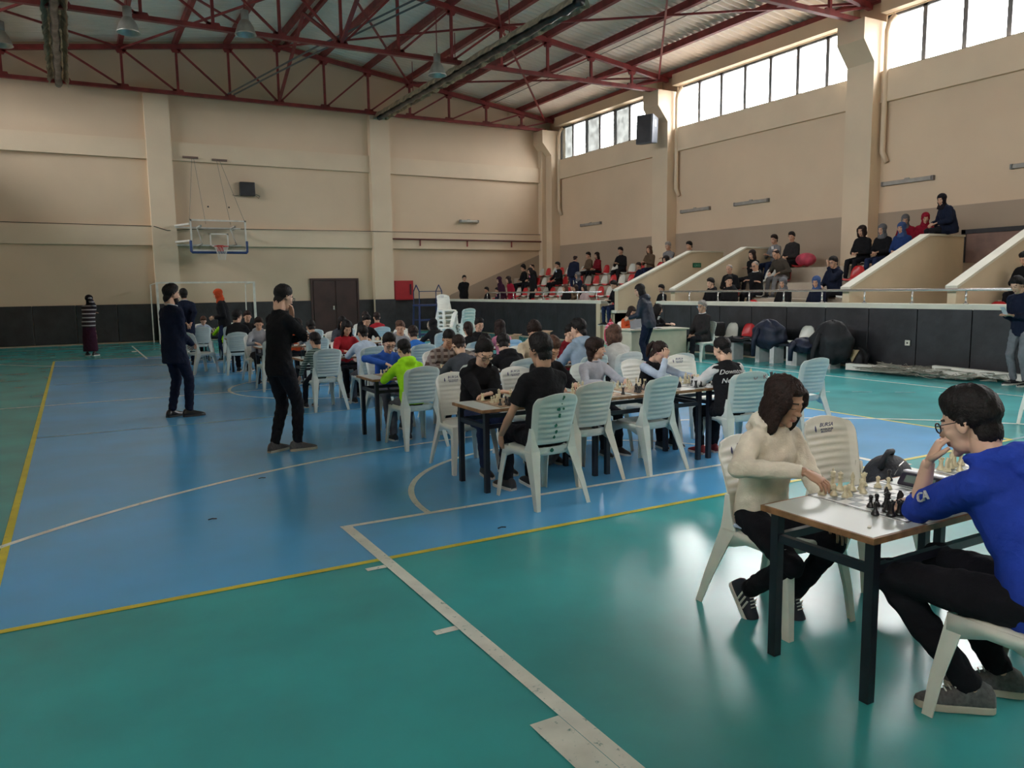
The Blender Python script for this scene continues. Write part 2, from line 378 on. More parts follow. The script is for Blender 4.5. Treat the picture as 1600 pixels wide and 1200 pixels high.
# ------------------------------------------------------------------ roof: corrugated sheets, purlins, trusses
def roofz(x): return 8.70+(1-abs(x-6.95)/11.65)*1.58      # top chord line
def sheet(x0, x1, name):
    mb = MB(); p = .24; ys = np.arange(YF-.3, YB+.3, p/4); vs = []
    for i, y in enumerate(ys):
        h = (0, .0, .09, .09)[i % 4]
        for x in (x0, x1): vs.append((x, y, roofz(x)+.27+h))
    for x in (x0, x1): pass
    mb.add(vs, [(2*i, 2*i+1, 2*i+3, 2*i+2) for i in range(len(ys)-1)])
    return mb
ceiling = struct('ceiling', MB().prism([(XL-.4, 9.08), (6.95, 10.66), (XR+.4, 9.08), (XR+.4, 9.2), (6.95, 10.78), (XL-.4, 9.2)], 'y', YF-.3, YB+.3), CEILM, label='pitched corrugated metal roof over the hall')
for a, b in ((XL-.3, 6.95), (6.95, XR+.3)):
    o = obj('corrugated_sheet', sheet(a, b, ''), CEILM, ceiling); o['kind'] = 'stuff'
for x in (10.5, 13.8, 15.9):
    obj('sheet_lap_shade', MB().bar((x, YF, roofz(x)+.262), (x, YB, roofz(x)+.262), .02, .015), mat('sheet_lap_shadow', (.16, .13, .12)), ceiling)  # dark strips paint in the shade line along the sheet laps
NX = [6.95+1.665*k for k in range(-7, 8)]
for i, x in enumerate(NX):
    x = min(max(x, XL+.12), XR-.12)
    ON = ('', 'first', 'second', 'third', 'fourth', 'fifth', 'sixth', 'outermost'); k = i-7
    lb = 'red double purlin under the roof ridge' if k == 0 else '%s red roof purlin from the ridge, %s' % (ON[abs(k)], 'window side' if k > 0 else 'side away from the stands')
    p = tag(obj('roof_purlin', MB().bar((x, YF, roofz(x)+.15), (x, YB, roofz(x)+.15), .13, .2), REDST), lb, 'beam', 'red roof purlins')
    if i == 7: obj('ridge_member', MB().bar((x+.32, YF, roofz(x)+.08), (x+.32, YB, roofz(x)+.08), .1, .14), REDST, p)
def truss(y, label):
    t = thing('roof_truss', label, 'truss', (6.95, y, 8.32), 0, 'red steel roof trusses')
    L = lambda x, z: (x-6.95, 0, z-8.32)
    a, b = XL+.5, XR-.5
    obj('bottom_chord', MB().bar(L(a, 8.32), L(b, 8.32), .14, .11), REDST, t)
    for s in (-1, 1):
        e = a if s < 0 else b
        obj('top_chord', MB().bar(L(6.95, roofz(6.95)), L(e+s*.4, roofz(e+s*.4)), .13, .15), REDST, t)
    vm = {}
    for k in range(-6, 7):
        x = 6.95+1.665*k; h = roofz(x)
        obj('vertical', MB().bar(L(x, 8.32), L(x, h), .075), REDST, t, bevel=0)
        obj('gusset_plate', MB().prism([(x-6.95-.24, -.05), (x-6.95+.24, -.05), (x-6.95+.15, .13), (x-6.95-.15, .13)], 'y', -.03, .03), REDST, t)
        obj('gusset_plate', MB().prism([(x-6.95-.22, h-8.32), (x-6.95+.22, h-8.32), (x-6.95+.1, h-8.32-.2), (x-6.95-.1, h-8.32-.2)], 'y', -.03, .03), REDST, t)
        if k:
            s = 1 if k > 0 else -1; x2 = 6.95+1.665*(k-s)
            obj('diagonal', MB().bar(L(x2, 8.34), L(x, roofz(x)-.04), .06), REDST, t)
    for s in (-1, 1):
        e = a if s < 0 else b; x = 6.95+1.665*6*s
        obj('diagonal', MB().bar(L(x, 8.34), L(e+s*.3, roofz(e)-.05), .055), REDST, t)
for y, lb in ((29.1, 'red steel roof truss against the cream end wall'), (21.7, 'red steel roof truss over the speaker column'), (13.8, 'red roof truss landing on the column between windows'), (5.95, 'red roof truss above the front tables')): truss(y, lb)
# wind bracing between the trusses
def brace(p, q, w=.07, where=''):
    c = (Vector(p)+Vector(q))/2; o = obj('wind_brace', MB().bar(Vector(p)-c, Vector(q)-c, w), REDST, None, c)
    tag(o, 'red bracing rod '+where, 'brace', 'red wind braces')
PN = {(6.95, 11.95): 'just right of the ridge', (11.95, 18.1): 'near the high windows', (6.95, 1.95): 'just left of the ridge', (1.95, -4.2): 'at the left edge of the roof'}
for ya, yb in ((29.1, 21.7), (21.7, 13.8)):
    for xa, xb in ((6.95, 11.95), (11.95, 18.1), (6.95, 1.95), (1.95, -4.2)):
        w_ = PN[(xa, xb)]+(', end bay' if ya > 29 else ', second bay')
        brace((xa, ya, roofz(xa)-.02), (xb, yb, roofz(xb)-.02), .055, w_+', running outwards'); brace((xb, ya, roofz(xb)-.06), (xa, yb, roofz(xa)-.06), .055, w_+', running inwards')
    bn = 'end bay' if ya > 29 else 'second bay'
    brace((6.95, ya, 8.4), (6.95, (ya+yb)/2, roofz(6.95)), .09, 'rising to the ridge, %s, far half' % bn); brace((6.95, yb, 8.4), (6.95, (ya+yb)/2, roofz(6.95)), .09, 'rising to the ridge, %s, near half' % bn)
# dark tube heaters with torn foil reflectors under the roof
FOIL = mat('torn_foil', (.58, .51, .38), .4, .25, 5, bump=.8, bscale=14, metal=.6)
BLKP = mat('black_sheet_metal', (.02, .02, .024), .32, .4, 4, bump=.5, bscale=8)
def heater(x, y0, y1, label):
    t = thing('tube_heater', label, 'heater', (x, y0, 8.2), 0, 'tube heaters under the roof')
    L = y1-y0; n = int(abs(L)/.22); f = []
    for s in (-1, 1):
        vs = []
        for i in range(n+1):
            yy = L*i/n; j = RNG.rand(6)*.05-.025
            prof = [(.05, .16), (.14, .15), (.24, .02), (.27, -.08)]
            for q, (a, b) in enumerate(prof): vs.append((s*(a+(j[q] if q else 0)), yy+j[4]*.5, b+(j[q-1] if q > 1 else 0)))
        mb = MB().add(vs, [(4*i+q, 4*i+q+1, 4*i+q+5, 4*i+q+4) for i in range(n) for q in range(3)])
        obj('foil_reflector', mb, FOIL, t, smooth=False)
    pts = [(math.sin(i*.9)*.015, L*i/n, .0+math.sin(i*1.7)*.012) for i in range(n+1)]
    obj('heater_tube', MB().tube(pts, [.1+.014*math.sin(i*2.3) for i in range(n+1)], 10), BLKP, t, smooth=True)
    for q in range(1, 4): obj('hanger_rod', MB().bar((0, L*q/4, .1), (0, L*q/4, 1.2 if x > 2 and x < 12 else .9), .02), REDST, t)
heater(.12, 29.0, 12, 'long foil-wrapped tube heater over the bare left half of the court')
heater(10.72, 29.2, 15.6, 'long black tube heater running to the column beside the stands')
obj_cable = tag(obj('power_cable', MB().tube([(10.9, 12, 9.3), (9.2, 18, 9.4), (6.9, 24, 8.9), (5.2, 29.0, 8.45)], .03, 6).tube([(11.1, 12, 9.25), (9.4, 18, 9.35), (7.1, 24, 8.85), (5.4, 29.0, 8.45)], .03, 6), mat('grey_conduit', (.12, .12, .12), .4)), 'grey twin conduit crossing under the roof purlins', 'cable')
def bay_lamp(x, y, z, label):
    t = thing('bay_lamp', label, 'lamp', (x, y, z), 0, 'unlit bell lamps under the roof')
    gm = mat('spun_lamp_metal', (.42, .42, .38), .35, .1, metal=.5)
    obj('lamp_bell', MB().lathe([(.09, .02), (.12, 0), (.2, -.14), (.25, -.3), (.27, -.34), (.255, -.34), (.19, -.15), (.08, -.03)], 18), gm, t, smooth=True)
    obj('lamp_housing', MB().lathe([(.05, .27), (.1, .25), (.1, .02), (.08, 0)], 12), mat('lamp_housing_grey', (.3, .3, .28)), t, smooth=True)
    obj('lamp_hook', MB().bar((0, 0, .25), (0, 0, .25+max(.1, roofz(x)-z-.3)), .02), REDST, t)
for a in ((1.63, 21.3, 8.15, 'unlit bell lamp just right of the foil-wrapped heater'), (4.33, 21.3, 8.48, 'unlit bell lamp nearest the roof ridge on its left'), (9.62, 21.3, 8.1, 'unlit bell lamp beside the black tube heater'), (-1.1, 24.5, 8.35, 'unlit bell lamp at the left edge of the view')): bay_lamp(*a)

# ------------------------------------------------------------------ stands
S = [.53, .92, 1.31, 1.70, 2.09]; RX = [13.6, 14.15, 15.0, 15.85, 16.7, XR]
low = struct('wall_stand_front', MB().box(13.5, 18.7, 0, 13.68, 29.5, 1.17).box(13.5, YF, 0, 13.68, 16.1, 1.17), PARAP, label='low wall with black pads in front of the stands')
for a, b in ((18.62, 29.5), (YF, 16.16)): obj('coping', MB().box(13.44, a, 1.17, 13.74, b, 1.27), COPING, low, bevel=.01)
pads(low, [(13.5, y) for y in np.arange(18.86, 29.6, 1.06)]); pads(low, [(13.5, y) for y in [YF]+list(np.arange(-5.2, 16, 1.0))+[16.1]])
obj('wall_end_post', MB().box(13.4, 18.6, 0, 13.68, 18.8, 1.17), PARAP, low)
def stand_block(ya, yb, label):
    t = struct('trim_stand_%d' % (len([o for o in bpy.data.objects if o.name.startswith('trim_stand')])+1), MB().box(13.68, ya, 0, 14.16, yb, S[0]), STANDM, label=label)
    for k in range(1, 5):
        obj('stand_step', MB().box(RX[k], ya, 0, RX[k+1], yb, S[k]), STANDM, t)
    return t
stand_block(18.03, 29.5, 'stepped concrete stand below the far windows')
stand_block(10.6, 15.72, 'stepped concrete stand between the two entrances')
stand_block(YF, 8.27, 'stepped concrete stand at the right edge')
def parapet(y, label, x0=13.68, x1=16.2, x2=17.5):
    t = struct('wall_parapet_%d' % (len([o for o in bpy.data.objects if o.name.startswith('wall_parapet')])+1),
               MB().prism([(x0, 0), (x0, 1.55), (x1, 2.66), (x2, 2.66), (x2, 0)], 'y', y-.08, y+.08), PARAP, label=label)
    obj('coping', MB().prism([(x0-.03, 1.54), (x1, 2.655), (x2, 2.655), (x2, 2.70), (x1-.01, 2.70), (x0-.03, 1.59)], 'y', y-.11, y+.11), COPING, t)
    return t
parapet(17.95, 'sloping parapet with the exit sign', x0=13.5); parapet(15.76, 'sloping parapet on the near side of the first entrance')
parapet(10.52, 'sloping parapet under the dark hooded spectator'); parapet(8.33, 'sloping parapet at the right edge')
# entrance one: steps up from the court; entrance two: landing in front of the door
e1 = struct('trim_entrance_1', MB().box(14.4, 15.84, 0, XR, 17.87, .9), STANDM, label='raised landing between two parapets')
for j in range(4): obj('step', MB().box(13.5+.23*j, 16.16, 0, 13.73+.23*j+.02, 17.87, .2*(j+1)), STANDM, e1)
obj('side_block', MB().box(13.5, 17.87, 0, 14.15, 18.6, .92), PARAP, e1); obj('side_coping', MB().box(13.42, 17.84, .92, 14.2, 18.64, 1.0), COPING, e1)
struct('trim_entrance_2', MB().box(13.68, 8.41, 0, XR, 10.44, .72), STANDM, label='landing in front of the wooden door')
door = struct('door_1', MB().box(XR-.08, 9.7, .72, XR-.04, 11.0, 2.78), mat('brown_wood_door', (.22, .13, .10), .5, .2, 2), label='brown wooden door at the back of the stands')
obj('door_frame', MB().box(XR-.12, 11.0, .72, XR-.01, 11.1, 2.88).box(XR-.12, 9.6, 2.78, XR-.01, 11.1, 2.88).box(XR-.12, 9.6, .72, XR-.01, 9.7, 2.88), mat('dark_door_frame', (.03, .03, .035)), door)
# railing
CHR = mat('brushed_steel_tube', (.62, .62, .62), .25, .05, metal=.9)
def railing(ya, yb, label, ys):
    t = thing('railing', label, 'railing', (13.56, ya, 1.27))
    obj('handrail', MB().tube([(0, 0, .25), (0, yb-ya, .25)], .025, 10), CHR, t, smooth=True)
    for y in ys:
        p = obj('post', MB().tube([(0, y-ya, 0), (0, y-ya, .25)], .018, 8), CHR, t, smooth=True); obj('base_plate', MB().tube([(0, y-ya, 0), (0, y-ya, .02)], .045, 10), CHR, p)
railing(18.75, 26.0, 'steel tube railing on the far low wall', np.arange(19, 26.1, 1.0))
railing(-1, 16.1, 'steel tube railing on the near low wall', np.arange(0, 16.1, 1.0))
# ------------------------------------------------------------------ plastic chairs
CH_W = mat('white_chair_plastic', (.76, .77, .71), .38, .05, 5, spec=.4)
CH_M = mat('pale_mint_chair_plastic', (.585, .645, .595), .42, .06, 5, spec=.4)
CH_B = mat('yellowed_chair_plastic', (.66, .64, .55), .45, .07, 5, spec=.4)
INK = mat('dark_blue_print', (.03, .035, .14), .6)
def back_shape(u, v):
    """u -1..1 across, v 0..1 up; returns x,y,z of the chair back"""
    w = .175+.035*v
    if v > .8: w *= math.sqrt(max(0.0, 1-((v-.8)/.2)**2*.32)) if abs(u) > .0 else 1
    z = .40+.47*v-(.035*u*u*max(0, (v-.75)/.25))
    y = -.185-.085*v-.028*v*v-.03*(1-u*u)+.02
    if abs(u) < .8 and .17 < v < .86:
        ph = ((v-.17)/.69*8) % 1; y += .014*(ph-.5)*min(1, (.8-abs(u))*8)
    return w*u, y, z
def make_back():
    mb = MB(); us = [-1, -.97, -.85, -.78, -.55, -.3, 0, .3, .55, .78, .85, .97, 1]; vs = [0, .04, .09, .10, .155, .165]
    q = .17
    for i in range(8): vs += [q+.69*i/8+.001, q+.69*(i+.5)/8, q+.69*(i+.96)/8]
    vs += [.87, .92, .96, .985, 1.0]
    nu, nv = len(us), len(vs); P = []
    for v in vs:
        for u in us:
            x, y, z = back_shape(u, v)
            if abs(u) > .9: y += .022
            P.append((x, y, z))
    k = len(P); P += [(x, y-.009, z) for x, y, z in P[:k]]
    F = []
    hole = lambda i, j: vs[j] >= .099 and vs[j+1] <= .156 and us[i] >= -.79 and us[i+1] <= .79
    for j in range(nv-1):
        for i in range(nu-1):
            if hole(i, j): continue
            a, b, c, d = j*nu+i, j*nu+i+1, (j+1)*nu+i+1, (j+1)*nu+i
            F += [(a, b, c, d), (k+d, k+c, k+b, k+a)]
    for i in range(nu-1): F += [(i, k+i, k+i+1, i+1), ((nv-1)*nu+i, (nv-1)*nu+i+1, k+(nv-1)*nu+i+1, k+(nv-1)*nu+i)]
    for j in range(nv-1): F += [(j*nu, (j+1)*nu, k+(j+1)*nu, k+j*nu), (j*nu+nu-1, k+j*nu+nu-1, k+(j+1)*nu+nu-1, (j+1)*nu+nu-1)]
    mb.add(P, F); return mb
def make_seat():
    mb = MB(); n = 36; rings = []
    def out(t, s, z, dip=0):
        c, sn = math.cos(t), math.sin(t); p = 3.2
        x = .205*s*abs(c)**(2/p)*(1 if c >= 0 else -1); y = .205*s*abs(sn)**(2/p)*(1 if sn >= 0 else -1)
        x *= (1+.06*(y/.2)) if s > 0 else 1
        return (x, y, z-dip)
    spec = [(.35, .428, .006), (.7, .43, .003), (.93, .434, 0), (.985, .43, 0), (1.0, .418, 0), (1.0, .385, 0), (.975, .385, 0), (.97, .415, 0), (.5, .418, 0)]
    vs = []
    for s, z, d in spec:
        for k in range(n):
            t = 2*PI*k/n; x, y, zz = out(t, s, z, d)
            if z == .385 and abs(x) > .17: zz += .0
            vs.append((x, y, zz))
    m = len(spec); fs = [(i*n+k, i*n+(k+1) % n, (i+1)*n+(k+1) % n, (i+1)*n+k) for i in range(m-1) for k in range(n)]
    fs.append(tuple(range(n-1, -1, -1))); fs.append(tuple(range((m-1)*n, m*n)))
    mb.add(vs, fs)
    for s in (-1, 1):      # arched side skirts under the seat
        pts = [(-.2, .425), (-.2, .33), (-.12, .345), (-.04, .375), (.05, .375), (.12, .35), (.2, .32), (.2, .425)]
        mb.prism(pts, 'x', s*.205-.004, s*.205+.004)
    return mb
def make_leg(sx, front):
    """angle-section leg, wide at the top and splayed"""
    mb = MB(); t = .007; vs = []
    if front: st = [((.205, .20, .425), .085), ((.21, .215, .34), .066), ((.225, .245, .16), .05), ((.235, .262, 0), .042)]; sy = -1
    else: st = [((.197, -.20, .60), .03), ((.203, -.205, .5), .055), ((.208, -.215, .425), .10), ((.218, -.245, .33), .085), ((.235, -.30, .16), .06), ((.25, -.345, 0), .042)]; sy = 1
    for (x, y, z), w in st:
        L = [(0, 0), (-w*.8, 0), (-w*.8, t), (-t, t), (-t, w), (0, w)]
        for a, b in L: vs.append((sx*(x+a), y+sy*b, z))
    n = 6; m = len(st); fs = []
    for i in range(m-1):
        for k in range(n):
            f = (i*n+k, i*n+(k+1) % n, (i+1)*n+(k+1) % n, (i+1)*n+k); fs.append(f if sx*sy > 0 else f[::-1])
    fs.append(tuple(range(n))); fs.append(tuple(range((m-1)*n, m*n))[::-1]); mb.add(vs, fs); return mb
M_back, M_seat = make_back().mesh('backrest', True), make_seat().mesh('seat', True)
M_legs = [make_leg(-1, True).mesh('leg'), make_leg(1, True).mesh('leg'), make_leg(-1, False).mesh('leg'), make_leg(1, False).mesh('leg')]
for me in (M_back, M_seat, *M_legs): me.materials.append(CH_W)
def logo_mesh():
    return 'BURSA', 'BÜYÜKŞEHİR\nBELEDİYESİ'
LOGO = {}
def chair(x, y, deg, label, m=None, z=0, group='white plastic chairs', logo=False, stains=False, rx=0):
    m = m or CH_W
    t = thing('plastic_chair', label, 'chair', (x, y, z), R(deg), group)
    obj('seat', M_seat, m, t); b = obj('backrest', M_back, m, t)
    for me in M_legs: obj('leg', me, m, t)
    if logo:
        if not LOGO:
            a = text('BURSA', .036, INK, t, (.02, -.252, .815), (R(102), 0, PI), 'printed_word')
            c = text('BÜYÜKŞEHİR\nBELEDİYESİ', .0165, INK, t, (.02, -.246, .795), (R(102), 0, PI), 'printed_word', line=.9)
            e = obj('printed_emblem', MB().prism([(.0, 0), (.006, .012), (.004, .03), (0, .04), (-.004, .03), (-.006, .012)], 'y', -.001, .001), INK, t, (.105, -.246, .785), (R(12), 0, 0))
            LOGO['o'] = (a, c, e)
        else:
            for q in LOGO['o']:
                c = q.copy(); COL.objects.link(c); c.parent = t
                if c.type == 'FONT': TEXTS.append((c, None))
    if stains:
        g = mat('dark_green_ink', (.01, .12, .07), .5)
        for u, v, r in ((.15, .93, .012), (.12, .90, .009), (.1, .82, .006), (.0, .73, .018), (.22, .73, .01), (.05, .62, .015), (-.05, .46, .014), (0, .35, .013), (-.08, .27, .012), (-.1, .05, .016)):
            x2, y2, z2 = back_shape(u, v); mb = MB(); k = 9; rr = [r*(.7+.6*RNG.rand()) for _ in range(k)]
            mb.add([(rr[i]*math.cos(2*PI*i/k), 0, rr[i]*1.1*math.sin(2*PI*i/k)) for i in range(k)], [tuple(range(k))])
            obj('ink_stain', mb, g, b, (x2, y2-.0125, z2), (R(12), 0, 0))
    return t
# row one: far side (girl and empty), near side
chair(3.02, 2.64, 180, 'white plastic chair under the girl in the cream fleece', logo=True)
chair(3.84, 2.80, 176, 'empty white chair with printed back, black rucksack on its seat', CH_B, logo=True)
chair(2.98, 1.44, 0, 'white plastic chair under the boy in the blue hoodie')
chair(9.66, 4.62, -15, 'white chair cut off by the right edge of the view')
# row two
chair(3.12, 5.16, 3, 'mint chair with green ink stains on its back', CH_M, stains=True)
chair(3.80, 5.60, 2, 'empty yellowish chair beside the ink-stained chair', CH_B)
chair(4.50, 5.58, 6, 'empty mint chair between the yellowish chair and the varsity jacket', CH_M)
dk = chair(5.46, 5.40, -12, 'mint chair marked D K behind the varsity jacket', CH_M)
text('D', .06, mat('faded_red_marker', (.3, .10, .09), .7), dk, (.03, -.3035, .79), (R(78), 0, 0), 'marker_letter')
text('K', .06, MATS['faded_red_marker'], dk, (.13, -.3035, .79), (R(78), 0, 0), 'marker_letter')
chair(6.98, 5.95, -4, 'empty mint chair past the right end of the second row', CH_M)
chair(3.1, 6.42, 176, 'white printed chair under the boy in black with glasses', logo=True)
chair(3.86, 6.52, 182, 'white printed chair between the two black tops, second row', logo=True)
chair(4.62, 6.42, 180, 'mint chair under the boy in the pale grey shirt', CH_M)
chair(5.3, 6.45, 184, 'white chair under the girl in pink glasses')
chair(6.02, 6.55, 178, 'empty white printed chair facing the varsity jacket', logo=True)
# row three
chair(3.12, 7.74, 2, 'mint chair behind the boy in the neon hoodie', CH_M)
chair(3.8, 7.8, 0, 'chair under the boy in the dark grey sweater', CH_M)
chair(4.42, 7.85, 4, 'chair under the boy in the black hoodie, third row', CH_M)
chair(5.35, 7.8, 3, 'chair under the tall boy in the pale blue hoodie', CH_M)
chair(5.92, 7.85, 0, 'chair under the brown-haired person in white', CH_W)
chair(6.28, 7.3, -6, 'empty mint chair right of the brown-haired person', CH_M)
chair(3.3, 8.98, 180, 'white chair under the boy in the blue sweater', CH_M)
chair(4.05, 9.0, 176, 'white chair under the boy in the plaid shirt', CH_W)
chair(4.55, 9.05, 180, 'chair under the boy hidden behind the glasses boy', CH_W)
chair(5.3, 9.0, 180, 'chair under the curly-haired girl', CH_W)
chair(5.9, 9.0, 178, 'chair under the boy in the dark red shirt', CH_M)
# row four
chair(3.02, 10.86, 3, 'mint chair behind the small child in stripes', CH_M)
chair(3.7, 10.85, 0, 'chair under the child in the white sweatshirt', CH_M)
chair(4.46, 10.85, 0, 'chair under the child in the bright blue shirt', CH_M)
chair(5.36, 10.85, 0, 'chair behind the ponytailed child in black', CH_M)
chair(5.9, 10.8, 4, 'pale blue chair behind the child in pink', mat('pale_blue_chair_plastic', (.50, .64, .74), .4, .05))
for x, l in ((3.75, 'red jumper girl'), (4.6, 'boy with curly brown quiff'), (6.05, 'boy in black in the fourth row')): chair(x, 12.0, 180, 'chair under the '+l)
# rows five to seven
chair(2.9, 13.55, 2, 'pale blue chair hidden behind the man in black', CH_M)
chair(3.65, 13.6, 0, 'mint chair behind the child in the grey T-shirt', CH_M)
chair(6.05, 13.6, 0, 'mint chair behind the fur-trimmed hood', CH_M)
chair(4.35, 13.6, 0, 'empty mint chair, fifth row, left of the brown-haired boy', CH_M)
for x, l in ((2.95, 'chair under the child in the grey hooded top'), (3.7, 'chair under the child in orange'), (4.5, 'chair under the long-haired child, fifth row'), (5.1, 'chair under the black-haired child, fifth row')): chair(x, 14.95, 180, l)
chair(5.95, 15.0, 180, 'empty white printed chair, fifth row', logo=True)
chair(2.85, 16.62, 0, 'mint chair behind the boy in the black T-shirt', CH_M)
chair(2.25, 17.2, -65, 'white chair turned sideways at the end of the sixth row')
chair(5.9, 16.6, 0, 'mint chair behind the child in the red shirt', CH_M)
chair(4.4, 16.6, 0, 'empty mint chair in the middle of the sixth row', CH_M); chair(5.1, 16.6, 0, 'empty mint chair left of the child in red', CH_M)
for x, l in ((3.3, 'chair under the dark-haired child, sixth row'), (3.65+.45, 'empty white chair facing away from the gym doors'), (6.05, 'chair under the smiling girl with the hair clip')): chair(x, 17.95, 180, l)
chair(2.62, 19.85, 0, 'mint chair, seventh row, closest to the man in the navy suit', CH_M)
chair(3.3, 19.85, 0, 'mint chair behind the child in the neon top', CH_M); chair(2.85, 21.2, 180, 'chair under the fair child in the last row')
chair(3.6, 21.2, 180, 'empty chair in the last row')
# stacked chairs by the low wall
for k in range(6): chair(9.28, 20.2+k*.02, 180, 'white chair in the tall stack, %s from its top' % ('lowest', 'fifth', 'fourth', 'third', 'second', 'first')[k], CH_W, z=k*.13, group='stacked white chairs', logo=(k == 5))
for k in range(4): chair(9.47, 19.55-k*.015, 0, 'mint chair in the right-hand stack, %s from its top' % ('lowest', 'third', 'second', 'first')[k], CH_M, z=k*.09, group='stacked mint chairs')
for k in range(3): chair(9.0, 19.75, 80, 'white chair in the low side stack, %s from its top' % ('lowest', 'second', 'first')[k], CH_W, z=k*.09, group='stacked side chairs')
# at the desk
chair(12.05, 12.92, 92, 'white chair under the seated man in the dark coat', CH_M)
chair(11.7, 13.95, 190, 'empty white chair behind the judges\' desk', CH_W)
chair(11.05, 14.15, 180, 'chair under the woman in orange', CH_W); chair(11.95, 14.45, 180, 'chair under the dark-haired woman at the desk', CH_W)

# ------------------------------------------------------------------ school desks
LAM = mat('white_laminate', (.56, .60, .57), .3, .03, 3); WED = mat('worn_wood_edge', (.27, .135, .06), .55, .3, 12)
BST = mat('black_steel_tube', (.012, .014, .024), .38, .2, 8)
def desk(x, y, label, w=1.19, d=.56, rz=0):
    t = thing('school_desk', label, 'desk', (x, y, 0), R(rz), 'white school desks')
    obj('tabletop', MB().box(.012, .012, .667, w-.012, d-.012, .69), LAM, t)
    e = MB()
    for a in ((0, 0, w, .012), (0, d-.012, w, d), (0, .012, .012, d-.012), (w-.012, .012, w, d-.012)): e.box(a[0], a[1], .664, a[2], a[3], .689)
    obj('wooden_edge', e, WED, t)
    for lx in (.06, w-.06):
        for ly in (.045, d-.045): obj('leg', MB().box(lx-.02, ly-.02, 0, lx+.02, ly+.02, .664), BST, t)
    r = MB()
    for a in ((.08, .045, w-.08, .045), (.08, d-.045, w-.08, d-.045), (.06, .065, .06, d-.065), (w-.06, .065, w-.06, d-.065)): r.bar((a[0], a[1], .545), (a[2], a[3], .545), .028, .035)
    obj('rail', r, BST, t)
    return t
ROWS = [(1.82, 2, 'first'), (5.46, 3, 'second'), (8.06, 3, 'third'), (11.1, 3, 'fourth'), (13.95, 3, 'fifth'), (16.95, 3, 'sixth'), (20.25, 2, 'seventh')]
ORD = ['left', 'middle', 'right']
for y, n, nm in ROWS:
    x0 = 2.58 if nm == 'first' else 2.78
    for k in range(n):
        desk(x0+1.2*k, y, 'white school desk, %s one of the %s row from the camera' % (ORD[k] if n == 3 else ('left', 'right')[k], nm), d=.56)
# ------------------------------------------------------------------ chess boards, clocks and pieces
WBD = mat('white_vinyl_board', (.72, .72, .70), .35, .03); DSQ = mat('grey_green_squares', (.16, .18, .18), .4, .1); BSQ = mat('brown_squares', (.28, .15, .08), .5, .1); BBD = mat('tan_board', (.55, .40, .26), .5, .1)
BRD = mat('dark_board_border', (.05, .06, .07), .4)
def board_meshes():
    a = MB().box(-.25, -.25, 0, .25, .25, .003).mesh('mat')
    b = MB(); c = MB()
    for i in range(8):
        for j in range(8):
            if (i+j) % 2 == 0: b.box(-.22+.055*i, -.22+.055*j, .003, -.22+.055*(i+1), -.22+.055*(j+1), .0036)
    for s in (-1, 1): c.box(-.25, s*.245-.004, .0, .25, s*.245+.004, .0042); c.box(s*.245-.004, -.25, 0, s*.245+.004, .25, .0042)
    return a, b.mesh('dark_squares'), c.mesh('border')
BM = board_meshes()
def board(x, y, label, rz=0, brown=False):
    t = thing('chess_board', label, 'board', (x, y, .69), R(rz), 'chess boards')
    for me, m, n in ((BM[0], BBD if brown else WBD, 'vinyl_mat'), (BM[1], BSQ if brown else DSQ, 'dark_squares'), (BM[2], BRD, 'board_border')):
        if not me.materials: me.materials.append(WBD)
        obj(n, me, m, t)
    return t
IVORY = mat('ivory_piece_plastic', (.62, .56, .38), .35, .08, 20); EBONY = mat('black_piece_plastic', (.012, .012, .014), .28, .1, 20)
base = [(.0165, 0), (.0175, .003), (.0165, .008), (.013, .012), (.0135, .015)]
def pmesh(k):
    mb = MB(); n = 12
    if k == 'pawn': mb.lathe(base+[(.008, .02), (.006, .033), (.010, .036), (.006, .038), (.0095, .044), (.0095, .05), (.005, .055), (.001, .056)], n)
    elif k == 'rook':
        mb.lathe([(r*1.15, z) for r, z in base]+[(.011, .022), (.0095, .045), (.013, .05), (.013, .06), (.009, .06), (.009, .055), (.001, .055)], n)
        for i in range(4): a = i*PI/2+.4; mb.cbox((.0115*math.cos(a), .0115*math.sin(a), .062), (.007, .007, .006))
    elif k == 'bishop': mb.lathe([(r*1.1, z) for r, z in base]+[(.009, .022), (.0065, .05), (.0125, .054), (.007, .057), (.0105, .066), (.009, .075), (.004, .083), (.0045, .087), (.001, .09)], n)
    elif k == 'queen': mb.lathe([(r*1.2, z) for r, z in base]+[(.0105, .023), (.007, .056), (.014, .06), (.008, .064), (.0115, .078), (.014, .082), (.009, .083), (.005, .088), (.001, .091)], n)
    elif k == 'king':
        mb.lathe([(r*1.2, z) for r, z in base]+[(.011, .023), (.0075, .06), (.015, .064), (.0085, .068), (.013, .083), (.012, .088), (.004, .09), (.001, .091)], n)
        mb.cbox((0, 0, .097), (.004, .004, .014)).cbox((0, 0, .097), (.011, .004, .004))
    else:
        mb.lathe([(r*1.15, z) for r, z in base]+[(.012, .02), (.001, .021)], n)
        pts = [(-.012, .018), (.012, .018), (.013, .03), (.008, .04), (.016, .043), (.019, .05), (.013, .058), (.004, .068), (.0, .073), (-.003, .066), (-.011, .056), (-.014, .04)]
        mb.prism(pts, 'y', -.006, .006)
    me = mb.mesh('chess_'+k, k != 'knight'); me.materials.append(IVORY); return me
PM = {k: pmesh(k) for k in ('pawn', 'rook', 'bishop', 'queen', 'king', 'knight')}
def piece(k, x, y, white, where, z=.694, rz=0):
    o = obj('chess_'+k, PM[k], IVORY if white else EBONY, None, (x, y, z), (0, 0, R(rz)))
    lb = '%s %s on %s' % ('ivory' if white else 'black', k, where)
    return tag(o, lb, 'chess piece', lb+'s' if not where.endswith('s') else lb)
